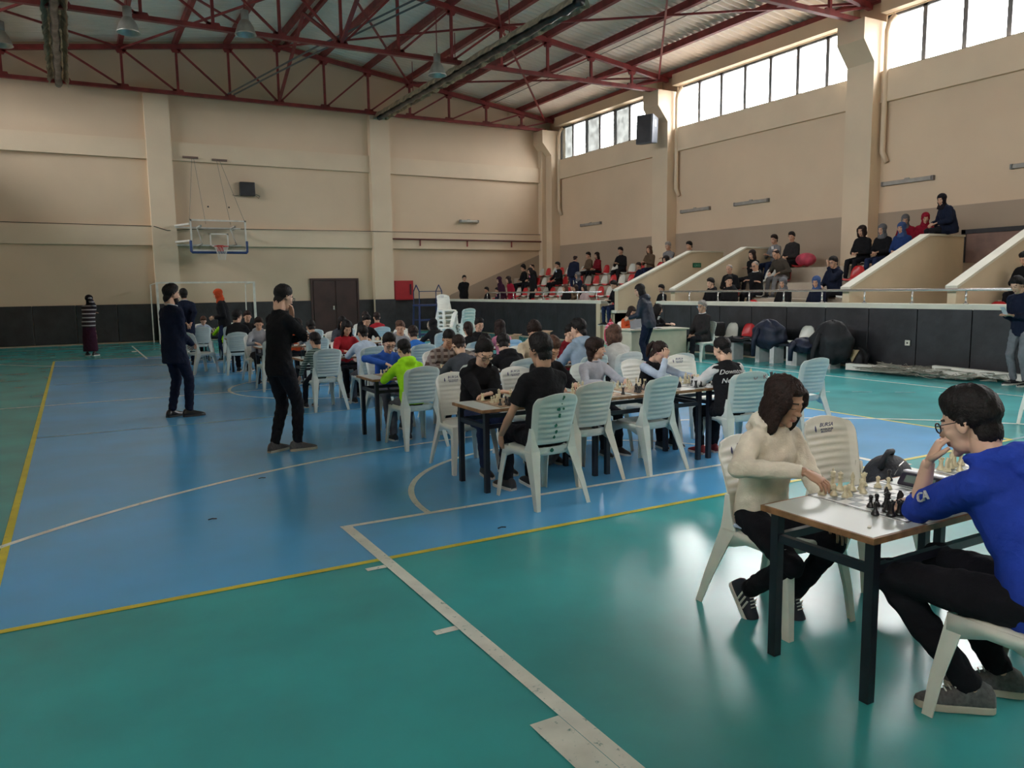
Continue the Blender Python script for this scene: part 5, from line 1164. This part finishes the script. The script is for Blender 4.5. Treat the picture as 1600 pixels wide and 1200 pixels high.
# ------------------------------------------------------------------ the nearest table
t, J = person('girl in cream fleece hoodie with dark bob reaching over the nearest chessboard', 2.98, 2.68, 180, H=1.54, lean=8, head=(6, 22, 0), rw=(.10, .285, .795), re=(.28, .05, .79), rhd=(-.32, .86, -.40), rhn=(-.1, -.35, -1), lw=(-.1, .3, .56), curl=(.5, .75),
    ra=(.13, -.02, .13), la=(-.06, .10, .12), fpitch=(48, 52), feet=(0, 0), top=CRF, bulk=1.06, hood=True, pants=BKT, skin='c', hair=('curtain', 'brown'), shoes=TRN, hi=True)
obj('shirt_hem', MB().tube([J['pel']+Vector((.172*J['s']*math.cos(a), .132*J['s']*math.sin(a), -.055)) for a in [2*PI*k/20 for k in range(20)]], [(.008, .022)]*20, 6, side=(0, 0, 1), closed=True), LTB, t, smooth=True)
t, J = person('boy in royal blue hoodie with glasses resting his cheek on his hand', 2.95, 1.46, 0, H=1.75, lean=21, head=(6, 20, 0), le=(-.03, .41, .745), lw=(-.055, .36, .945), lhd=(.25, -.28, .9), lhn=(.75, -.85, .1), re=(.30, .40, .745), rw=(.10, .52, .735), curl=(1.0, .7),
    la=(-.02, .16, .09), ra=(.20, .17, .09), feet=(48, 40), lk=(-.20, .42, .50), rk=(.14, .42, .5), top=BLH, sleeves='pushed', bulk=1.1, hood=True, pants=BKT, skin='b', hair=('short', 'black'), shoes=GTR, glasses=True, hi=True)
xa = (J['SH'][0]-J['EL'][0]).normalized(); nz = Vector((-1, -.15, .25)); nz = (nz-xa*nz.dot(xa)).normalized(); M3 = Matrix((xa, nz.cross(xa), nz)).transposed()
text('CA', .052, WSH, t, tuple(J['EL'][0]+(J['SH'][0]-J['EL'][0])*.42+nz*.078), M3.to_euler(), 'sleeve_letters', shear=.2, extrude=.004)
# ------------------------------------------------------------------ the standing officials
person('man in black sweater standing with hand on chin beside the tables', 1.80, 8.1, -72, H=1.76, sit=False, lean=4, head=(6, 20, 0), rw=(.02, .17, 1.385), re=(.19, .20, 1.19), rhd=(-.1, .0, 1), rhn=(0, -1, .2), lw=(.12, .2, 1.18), le=(-.2, .12, 1.13), lhd=(1, .1, .1), lhn=(0, -1, 0), curl=(.5, .9),
    la=(-.07, -.05, .085), ra=(.06, .14, .085), rk=(.05, .17, .50), feet=(12, -18), top=BK, pants=BKT, skin='b', hair=('fade', 'black'), shoes=GTR, glasses=True, vox=.012)
person('bearded man in navy suit standing with hands clasped, left of the tables', 1.13, 11.2, -62, H=1.80, sit=False, lean=0, head=(-6, 6, 0), lw=(-.04, .24, .98), rw=(.06, .25, .96), lhd=(.8, .4, -.3), rhd=(-.8, .4, -.3), lhn=(0, -1, -.3), rhn=(0, -1, -.3), la=(-.1, -.02, .085), ra=(.08, .12, .085), feet=(10, -20),
    top=NV, pants=NV, skin='a', hair=('quiff', 'black'), beard=True, shoes=MATS['black_dress_shoe'], collar=WSH, bulk=1.1, long_coat=True, vox=.013)
t, J = person('woman in black headscarf and striped jumper standing alone by the end wall', .35, 24.0, -28, H=1.68, sit=False, head=(-15, 0, 0), rw=(.08, .16, 1.42), rhd=(-.2, .2, 1), rhn=(-.3, -1, 0), lw=(.02, .2, 1.15), lhd=(.8, .3, .2), top=STW, skirt=PUR, hair=('scarf', SCK), vox=.018, bulk=1.15)
person('man in navy suit seen from behind, hands behind his back with a paper', 2.26, 19.3, 4, H=1.80, sit=False, head=(0, 4, 0), lw=(-.05, -.2, .98), rw=(.06, -.21, .98), lhd=(.6, -.2, -.6), rhd=(-.6, -.2, -.6), top=NV, pants=NV, collar=WSH, bulk=1.1, long_coat=True, shoes=MATS['black_dress_shoe'], vox=.018)
person('woman in orange-red headscarf and black coat looking down at a table', 3.2, 20.95-1.0, 70, H=1.78, sit=False, lean=6, head=(0, 20, 0), lw=(-.1, .22, 1.05), rw=(.1, .22, 1.05), top=BK, pants=NVJ, hair=('scarf', SCO), vox=.018, bulk=1.15, long_coat=True)
person('person in navy quilted coat standing and leaning over the beige desk', 10.42, 12.75, 30, H=1.76, sit=False, lean=12, head=(28, 20, 0), lw=(-.1, .40, 1.0), rw=(.12, .35, 1.0), top=mat('navy_puffer', (.007, .011, .026), .6, .2, 6, bump=.5, bscale=10), pants=NV, hair=('long', 'black'), hood=True, bulk=1.15, vox=.017)
person('man in navy jacket and grey trousers standing at the right edge with a phone', 13.07, 6.78, 80, H=1.78, sit=False, head=(0, 28, 0), lw=(-.05, .30, 1.12), rw=(.08, .30, 1.12), lhd=(.3, .8, .2), rhd=(-.3, .8, .2), top=NV, pants=cloth('washed_grey_denim', (.16, .17, .19)), hair=('short', 'black'), bulk=1.12, shoes=MATS['dark_shoe'], vox=.014)
tag(obj('mobile_phone', MB().box(-.04, -.006, -.075, .04, .006, .075), mat('silver_phone_case', (.45, .45, .48), .3), None, (12.62, 6.84, 1.2), (R(-35), 0, R(80)), bevel=.006), 'silver phone held by the man at the right edge', 'phone')
person('man in black jacket standing by the end wall behind the low wall', 13.95, 28.8, 165, H=1.72, sit=False, z=S[0], head=(0, 4, 0), lw=(-.06, -.18, .95), rw=(.06, -.18, .95), top=BK, pants=BKT, bulk=1.2, vox=.02)
# ------------------------------------------------------------------ seated players
V1 = .0135
hands_table = dict(lw=(-.12, .36, .735), rw=(.12, .36, .735), lhd=(.35, .9, -.12), rhd=(-.35, .9, -.12))
crossed = dict(lw=(.06, .37, .74), rw=(-.05, .40, .75), lhd=(.95, .15, -.1), rhd=(-.95, .15, -.1))
person('boy in black hoodie with glasses studying the left board, second row', 3.2, 6.37, 180, H=1.58, lean=15, head=(-8, 30, 0), **crossed, top=BK, hood=True, bulk=1.12, pants=NVJ, skin='b', hair=('short', 'black'), glasses=True, vox=.0115)
person('boy in black T-shirt seen from behind gripping his ink-stained chair', 3.15, 5.17, 0, H=1.70, lean=3, head=(8, 12, 0), lw=(-.265, .17, .50), lhd=(.1, .2, -1), lhn=(1, 0, 0), rw=(.1, .37, .735), top=BK, sleeves='short', pants=BKT, skin='c', hair=('short', 'black'), shoes=MATS['dark_shoe'], vox=.0115, curl=(.9, .6), bulk=1.08)
person('player in black hidden behind the boy in the black T-shirt', 4.02, 6.5, 180, H=1.52, lean=12, head=(0, 35, 0), **hands_table, top=BK, pants=BKT, hair=('short', 'mid'), vox=V1)
person('boy in pale grey polo shirt looking away to his left', 4.56, 6.42, 180, H=1.39, lean=6, head=(52, 4, 0), lw=(-.14, .33, .735), rw=(.14, .33, .735), top=PGS, collar=PGS, pants=BKT, skin='b', hair=('fringe', 'brown'), vox=.0125)
t, J = person('girl in pink glasses and grey-black varsity jacket with hand on cheek', 5.27, 6.42, 180, H=1.35, lean=18, head=(18, 32, 0), rw=(.03, .28, .93), re=(.15, .36, .74), rhd=(-.2, .1, 1), rhn=(-.4, -1, 0), lw=(-.22, .42, .735), lhd=(.1, 1, -.1), curl=(.5, 1.2), top=BK, sleeve_m=LTB, pants=BKT, skin='b', hair=('pulled', 'brown'), tail='pony', glasses=mat('pink_glasses_frame', (.6, .25, .35), .3), vox=.0125)
obj('pink_jacket_stripe', MB().tube([J['nb']+Vector((.10, -.02, -.005)), J['nb']+Vector((.125, .06, -.04)), J['nb']+Vector((.12, .10, -.12))], [(.03, .01)]*3, 8, side=(1, 0, 0)), PNK, t, smooth=True)
obj('hair_tie', MB().tube([J['Mh'] @ Vector((.02*math.cos(a), -.10+.006*math.sin(a), .052+.02*math.sin(a))) for a in [2*PI*k/10 for k in range(10)]], .009, 6, closed=True), PNK, t, smooth=True)
t, J = person('boy in black varsity jacket with white sleeves and script lettering', 5.37, 5.42, -8, H=1.44, lean=9, head=(14, 22, 0), **hands_table, top=BK, sleeve_m=WSH, pants=BKT, skin='b', hair=('fade', 'black'), shoes=RTR, bulk=1.2, vox=.0125, la=(-.12, .22, .085))
for body, sz, dz, dx in (('Downtown', .064, .0, .0), ('New York', .064, -.1, .0)):
    text(body, sz, WSH, t, tuple(J['nb']-J['d2']*(.10-dz)*J['s']+Vector((dx, -.150*J['s'], 0))), (R(90-9*1.2), 0, 0), 'script_lettering', shear=.35, extrude=.002, bend=1.9)
person('boy in bright blue sweater with glasses moving a piece, third row', 3.26, 8.95, 180, H=1.45, lean=16, head=(-6, 26, 0), rw=(.12, .38, .80), re=(.32, .18, .86), rhd=(-.6, .5, -.4), lw=(-.12, .34, .735), top=BLS, pants=GRT, skin='b', hair=('short', 'black'), glasses=True, vox=V1)
person('boy in neon green hoodie seen from behind, third row', 3.08, 7.75, 0, H=1.39, lean=14, head=(6, 22, 0), **hands_table, top=NEO, hood=True, pants=GRT, skin='b', hair=('fade', 'black'), shoes=TRN, vox=.0125, bulk=1.08)
person('boy in brown plaid shirt leaning over to move a piece', 4.02, 8.98, 180, H=1.58, lean=22, head=(-12, 32, 0), lw=(-.10, .42, .80), le=(-.3, .3, .82), lhd=(.4, .6, -.5), rw=(.16, .36, .735), top=PLD, pants=BKT, skin='c', hair=('fade', 'black'), vox=V1, bulk=1.12)
person('boy in dark grey sweater seen from behind, third row', 3.78, 7.82, 0, H=1.45, lean=16, head=(-4, 28, 0), **hands_table, top=GRS, pants=BKT, skin='b', hair=('fade', 'brown'), vox=V1, bulk=1.08)
person('boy in black hoodie hunched with his back to the camera, third row', 4.42, 7.85, 0, H=1.5, lean=24, head=(-22, 32, 0), **hands_table, top=BK, hood=True, pants=BKT, skin='b', hair=('short', 'black'), vox=V1, bulk=1.12)
person('dark-haired child bent low behind the boy with glasses', 4.55, 9.03, 180, H=1.4, lean=22, head=(0, 45, 0), **hands_table, top=GRS, pants=BKT, hair=('short', 'black'), vox=.016)
person('girl with curly hair up and beige top looking down, third row', 5.3, 8.98, 180, H=1.55, lean=14, head=(-24, 30, 0), **hands_table, top=BGE, pants=BKT, hair=('curly', 'brown'), skin='a', tail='bun', vox=V1)
person('tall boy in pale blue hoodie with his back to the camera', 5.36, 7.8, 0, H=1.68, lean=10, head=(24, 14, 0), **hands_table, top=PBH, hood=True, pants=BKT, skin='b', hair=('quiff', 'black'), vox=V1, bulk=1.12)
person('boy in dark red shirt facing the tall boy in pale blue', 5.9, 8.98, 180, H=1.42, lean=12, head=(-14, 20, 0), **hands_table, top=DRS, pants=BKT, skin='b', hair=('short', 'black'), vox=V1)
person('person with brown bob in white knit, back to the camera', 5.92, 7.85, 0, H=1.48, lean=10, head=(0, 14, 0), **hands_table, top=WHS, pants=BKT, hair=('bob', 'mid'), vox=V1, bulk=1.1)
person('small child in green stripes turned on his chair, fourth row', 2.92, 10.84, 8, H=1.22, lean=4, head=(20, 14, 0), lw=(-.2, .1, .47), rw=(.1, .34, .735), top=STG, pants=BKT, hair=('short', 'black'), vox=.0145)
person('girl in red jumper with long dark hair, fourth row', 3.72, 12.0, 180, H=1.52, lean=10, head=(0, 28, 0), **hands_table, top=RDJ, pants=BKT, hair=('long', 'black'), vox=.015)
person('child in pale sweatshirt seen from behind, fourth row', 3.64, 10.84, 0, H=1.42, lean=10, head=(10, 12, 0), **hands_table, top=LTB, pants=GRT, hair=('fade', 'black'), vox=.015, bulk=1.1)
person('child in bright blue shirt seen from behind, fourth row', 4.44, 10.84, 0, H=1.36, lean=14, head=(-10, 22, 0), **hands_table, top=BLB, pants=BKT, hair=('short', 'brown'), vox=.016)
person('boy with brown quiff and grey hoodie looking to the side, fourth row', 4.6, 12.0, 180, H=1.46, lean=14, head=(-28, 18, 0), **hands_table, top=LGT, hood=True, pants=BKT, skin='a', hair=('quiff', 'mid'), vox=.016)
person('ponytailed child in black seen from behind, fourth row', 5.34, 10.84, 0, H=1.42, lean=10, head=(-6, 14, 0), **hands_table, top=BK, pants=BKT, hair=('pulled', 'brown'), tail='pony', vox=.016)
person('child in pink top with dark hair down, seen from behind', 5.88, 10.8, 4, H=1.44, lean=10, head=(0, 10, 0), **hands_table, top=PNK, pants=BKT, hair=('long', 'brown'), vox=.016)
person('black-haired boy facing the camera past the ponytailed child', 6.05, 11.98, 180, H=1.42, lean=10, head=(0, 12, 0), **hands_table, top=BK, pants=BKT, hair=('short', 'black'), vox=.016)
VF = .0205
person('child in light grey T-shirt seen from behind, fifth row', 3.62, 13.6, 0, H=1.42, lean=10, head=(6, 20, 0), **hands_table, top=LGT, sleeves='short', pants=BKT, hair=('short', 'black'), vox=VF)
person('child in orange-red top facing the camera, fifth row', 3.70, 14.95, 180, H=1.40, lean=12, head=(0, 20, 0), **hands_table, top=ORG, pants=BKT, hair=('short', 'brown'), skin='b', vox=VF)
person('child in grey hooded top half hidden behind the man in black', 2.98, 14.95, 180, H=1.5, lean=10, head=(-10, 20, 0), **hands_table, top=LGT, hood=True, pants=BKT, hair=('short', 'brown'), vox=VF)
person('long-haired child in dark top facing the camera, fifth row', 4.55, 14.95, 180, H=1.46, lean=12, head=(0, 25, 0), **hands_table, top=GRS, pants=BKT, hair=('long', 'black'), vox=VF)
person('black-haired child beside the long-haired one, fifth row', 5.05, 14.95, 180, H=1.5, lean=12, head=(0, 25, 0), **hands_table, top=BK, pants=BKT, hair=('short', 'black'), vox=VF)
t, J = person('child in black coat with fur-trimmed hood up', 6.0, 13.62, 0, H=1.36, lean=18, head=(0, 20, 0), **hands_table, top=BK, pants=BKT, hair=('scarf', BK), vox=VF, bulk=1.15)
obj('fur_trim', MB().tube([J['Mh'] @ Vector((.085*math.cos(a), .075, .0+.10*math.sin(a))) for a in [2*PI*k/14 for k in range(14)]], .024, 8, closed=True), mat('pale_fur', (.35, .30, .24), .95, .3, 30, bump=.9), t, smooth=True)
person('boy in black T-shirt and glasses seen from behind, sixth row', 2.9, 16.62, -25, H=1.72, lean=8, head=(-35, 8, 0), **hands_table, top=BK, sleeves='short', pants=BKT, hair=('short', 'black'), glasses=True, vox=VF)
person('dark-haired child facing the camera, sixth row', 3.35, 17.95, 180, H=1.62, lean=10, head=(0, 15, 0), **hands_table, top=BK, pants=BKT, hair=('short', 'brown'), vox=VF)
person('smiling girl with a white hair clip in the sixth row', 6.05, 17.95, 180, H=1.46, lean=10, head=(6, 14, 0), **hands_table, top=BK, pants=BKT, hair=('pulled', 'brown'), tail='bun', skin='b', vox=VF)
person('short-haired child in red seen from behind, sixth row', 5.9, 16.65, 0, H=1.44, lean=6, head=(0, 5, 0), **hands_table, top=RDJ, pants=BKT, hair=('fade', 'brown'), vox=VF)
person('child in neon yellow-green top, seventh row', 3.2, 19.9, 0, H=1.4, lean=26, head=(0, 25, 0), **hands_table, top=NEO, pants=BKT, hair=('short', 'brown'), vox=VF)
person('fair child facing the camera in the last row', 2.85, 21.15, 180, H=1.34, lean=22, head=(0, 30, 0), **hands_table, top=LTB, pants=BKT, hair=('short', 'mid'), skin='b', vox=VF)
# ------------------------------------------------------------------ around the desk
lap = dict(lw=(-.06, .26, .58), rw=(.06, .26, .58), lhd=(.7, .5, -.2), rhd=(-.7, .5, -.2))
person('grey-haired man in dark coat and glasses sitting against the low wall', 12.05, 12.95, 92, H=1.76, lean=2, head=(0, 4, 0), **lap, top=DKC, collar=WSH, pants=BKT, hair=('short', 'grey'), glasses=True, bulk=1.15, long_coat=True, vox=.017)
person('woman in orange-red top writing at the beige desk', 10.98, 14.15, 172, H=1.60, lean=14, head=(10, 28, 0), lw=(-.12, .38, .79), rw=(.12, .38, .79), top=ORG, pants=BKT, hair=('long', 'brown'), vox=.017)
person('dark-haired woman in black with white blouse at the beige desk', 11.95, 14.4, 200, H=1.62, lean=10, head=(26, 18, 0), lw=(-.12, .38, .79), rw=(.12, .38, .79), top=BK, jacket_open=WSH, pants=BKT, hair=('bob', 'black'), skin='b', vox=.017)
# ------------------------------------------------------------------ spectators in the stands
arms = [dict(lw=(-.06, .28, .17), rw=(.06, .28, .17), lhd=(.7, .5, -.2), rhd=(-.7, .5, -.2)), dict(lw=(-.16, .33, .14), rw=(.16, .33, .14)), dict(lw=(.10, .16, .34), rw=(-.10, .19, .31), lhd=(1, .1, 0), rhd=(-1, .1, 0)), dict(lw=(-.05, .30, .25), rw=(.05, .30, .26), lhd=(.4, .8, .3), rhd=(-.4, .8, .3)), dict(lw=(.03, .18, .60), le=(-.12, .26, .3), lhd=(.1, 0, 1), rw=(.1, .3, .16))]
def spect(label, y, k, H=1.66, dy=0, a=0, deg=90, **kw):
    ar = {}
    for q, v in arms[a].items(): ar[q] = (v[0], v[1]-.05, v[2]+.12+.0) if q in ('lw', 'rw', 'le', 're') else v
    drop = S[k]-S[k-1]
    for q in ('lw', 'rw', 'le', 're'):
        if q in ar: ar[q] = (ar[q][0]*H/1.75, ar[q][1]*H/1.75, ar[q][2]*H/1.75)
    kw.setdefault('pants', BKT); kw.setdefault('lean', 4); kw.setdefault('head', (0, 12, 0)); kw.setdefault('vox', .024)
    return person(label, RX[k]+.27, y, deg, H=H, z=S[k], seat=.055, la=(-.1, .44, -drop+.085), ra=(.1, .44, -drop+.085), lk=(-.11, .37, .10), rk=(.11, .37, .10), **{**ar, **kw})
def stander(label, y, k, H=1.66, **kw):
    kw.setdefault('pants', BKT); kw.setdefault('vox', .024); return person(label, RX[k]-.25, y, kw.pop('deg', 90), H=H, sit=False, z=S[k-1], **kw)
spect('dark-haired child at the far end of the front tier', 27.7, 1, 1.45, top=BK)
spect('child with pink scarf beside the one at the far end, front tier', 26.8, 1, 1.4, top=NV, jacket_open=PNK)
stander('woman in dark maroon coat and headscarf standing in the front tier', 25.4, 1, 1.60, top=PUR, skirt=PUR, hair=('scarf', PUR), bulk=1.15)
stander('woman in bright red coat standing in the front tier', 24.7, 1, 1.60, top=REDC, pants=PUR, hair=('long', 'brown'), bulk=1.12, long_coat=True)
spect('curly-haired spectator leaning back in tier three, far stand', 27.7, 3, 1.66, top=BK, hair=('curly', 'black'))
spect('bald man in black in tier three, far stand', 27.0, 3, 1.72, top=BK, hair=('balding', 'brown'), bulk=1.15)
stander('woman in black coat with pink scarf standing in tier two', 24.6, 2, 1.5, top=BK, hair=('bob', 'black'), bulk=1.12, long_coat=True, jacket_open=PNK)
spect('man in open black jacket and blue shirt lounging in tier three', 25.1, 3, 1.72, a=1, top=BK, jacket_open=LTB, bulk=1.1)
spect('woman in headscarf and open dark jacket in tier two, far stand', 22.5, 2, 1.62, a=3, top=NV, jacket_open=WSH, hair=('scarf', SCG), glasses=True)
spect('fair-haired woman in black in the front tier, far stand', 22.0, 1, 1.55, top=BK, hair=('long', 'mid'))
spect('woman hiding her mouth with her hand in the front tier', 21.4, 1, 1.5, a=4, top=BRN, hair=('long', 'brown'))
spect('long-haired woman in pale pink jacket in the front tier', 20.9, 1, 1.5, a=3, top=cloth('pale_pink_jacket', (.45, .36, .36)), hair=('long', 'black'), bulk=1.1)
stander('man in navy coat bending to greet the pair in tier four', 23.3, 3, 1.55, lean=16, deg=-60, top=NV, pants=NVJ, hair=('balding', 'brown'), bulk=1.12)
spect('dark-haired man greeted by the man in navy, top tier', 24.3, 4, 1.6, top=BRN)
spect('long-haired woman in red-brown beside the greeted man', 23.75, 4, 1.55, top=DRS, hair=('long', 'brown'))
spect('dark-haired man in black sitting alone in the top tier, far stand', 22.3, 4, 1.78, a=3, top=BK, lean=6, deg=110)
spect('woman with long brown hair and brown jacket in the top tier', 20.75, 4, 1.72, a=3, top=BRN, pants=NVJ, hair=('long', 'mid'), deg=100)
spect('small child on the lap side of the brown-jacketed woman', 20.25, 3, 1.3, top=NV, hair=('short', 'brown'))
spect('grey-haired man in grey jumper in the top tier', 19.8, 4, 1.85, a=2, top=GRY, hair=('short', 'grey'), deg=105)
spect('dark-haired girl half hidden by the sloping parapet', 18.9, 3, 1.66, top=LGT, hair=('bob', 'black'))
spect('dark-haired man whose head shows above the sloping parapet', 18.8, 4, 1.76, top=NV)
person('man in black jacket and jeans sitting on the wall end with a phone', 13.78, 18.27, 92, H=1.72, z=1.0, seat=.0, lean=12, head=(0, 30, 0), lw=(-.05, .30, .27), rw=(.06, .30, .27), lhd=(.4, .8, .2), rhd=(-.4, .8, .2), la=(-.12, .40, -.36), ra=(.1, .42, -.36), lk=(-.12, .42, .05), rk=(.12, .42, .05), top=BK, pants=NVJ, bulk=1.12, vox=.018)
spect('child in black sitting in the entrance behind the railing', 17.1, 1, 1.40, top=BK)
spect('bald man in black coat talking by the near parapet of the entrance', 15.3, 2, 1.70, top=BK, hair=('balding', 'grey'), deg=110, bulk=1.15, lean=12)
spect('young man in black hoodie in the front tier, middle stand', 15.15, 1, 1.72, top=BK, hood=True, skin='b', bulk=1.1)
spect('broad figure in black coat next to the young man in the black hoodie', 14.5, 1, 1.82, top=BK, hair=('short', 'black'), hood=True, bulk=1.3, long_coat=True, head=(60, 10, 0))
spect('person in black coat with a white pocket stripe in tier three', 15.38, 3, 1.66, a=2, top=BK, hair=('long', 'brown'), bulk=1.15)
spect('bald man with glasses, white collar and black jacket, arms folded', 14.46, 2, 1.78, a=2, top=BK, collar=WSH, hair=('balding', 'grey'), glasses=True, bulk=1.15, deg=100)
spect('woman in beige-white scarf and grey cardigan in the top tier', 15.4, 4, 1.72, a=3, top=GRY, jacket_open=WSH, hair=('short', 'brown'), pants=NVJ)
spect('man in dark brown jacket in the top tier, middle stand', 14.8, 4, 1.80, top=DKC, head=(20, 10, 0), bulk=1.12)
spect('man in grey trousers and olive coat bent forward in tier three', 14.35, 3, 1.74, a=1, top=cloth('olive_brown_coat', (.06, .05, .04)), pants=GRY, hair=('balding', 'brown'), lean=20, head=(0, 35, 0), bulk=1.15)
spect('woman in grey headscarf and black coat in the front tier', 12.78, 1, 1.66, top=BK, hair=('scarf', SCG), head=(15, 14, 0))
spect('woman in blue headscarf and navy coat in the front tier', 11.85, 1, 1.68, top=NV, hair=('scarf', SCB), head=(20, 16, 0), bulk=1.1)
spect('man in navy jacket holding his hand to his chin in tier two', 12.1, 2, 1.80, a=4, top=NV, hood=True, glasses=True, bulk=1.15)
spect('woman with short dark hair in black, top tier near the dark hood', 12.65, 4, 1.82, top=BK, hair=('bob', 'brown'), bulk=1.1)
spect('woman in dark grey headscarf and black jacket in the top tier', 12.1, 4, 1.80, top=BK, hair=('scarf', SCG), pants=NVJ, bulk=1.1)
spect('woman in blue jacket and blue headscarf in the top tier', 11.6, 4, 1.80, top=BLJ, hair=('scarf', SCB), bulk=1.15)
person('woman in red coat and dark headscarf behind the blue jacket, top tier', 17.65, 11.95, 100, H=1.70, z=S[4], seat=.34, lean=8, head=(20, 20, 0), top=REDC, pants=BKT, hair=('scarf', SCG), bulk=1.1, vox=.022, lw=(-.06, .24, .52), rw=(.06, .24, .52))
person('hatted figure in red coat next to the dark hood on the parapet', 17.6, 11.45, 130, H=1.68, z=S[4], seat=.34, lean=6, head=(0, 20, 0), top=REDC, pants=BKT, hair=('scarf', REDC), bulk=1.1, vox=.022, lw=(-.06, .24, .52), rw=(.06, .24, .52))
person('figure in dark hooded coat sitting on top of the sloping parapet', 16.85, 10.45, 60, H=1.70, z=2.74, seat=.0, lean=14, head=(30, 15, 0), lw=(-.1, .28, .2), rw=(.1, .28, .2), la=(-.1, .40, -.36), ra=(.1, .40, -.36), lk=(-.1, .38, .04), rk=(.1, .38, .04), top=NV, hair=('scarf', SCK), pants=BKT, bulk=1.3, long_coat=True, vox=.02)
spect('spectator in black with dark red scarf in tier two, right edge', 7.95, 2, 1.62, top=BK, head=(-10, 30, 0), a=3, bulk=1.1)
spect('spectator in black leaning on the low wall, right edge', 7.35, 1, 1.60, top=BK, head=(0, 20, 0), bulk=1.1)
bake_all()
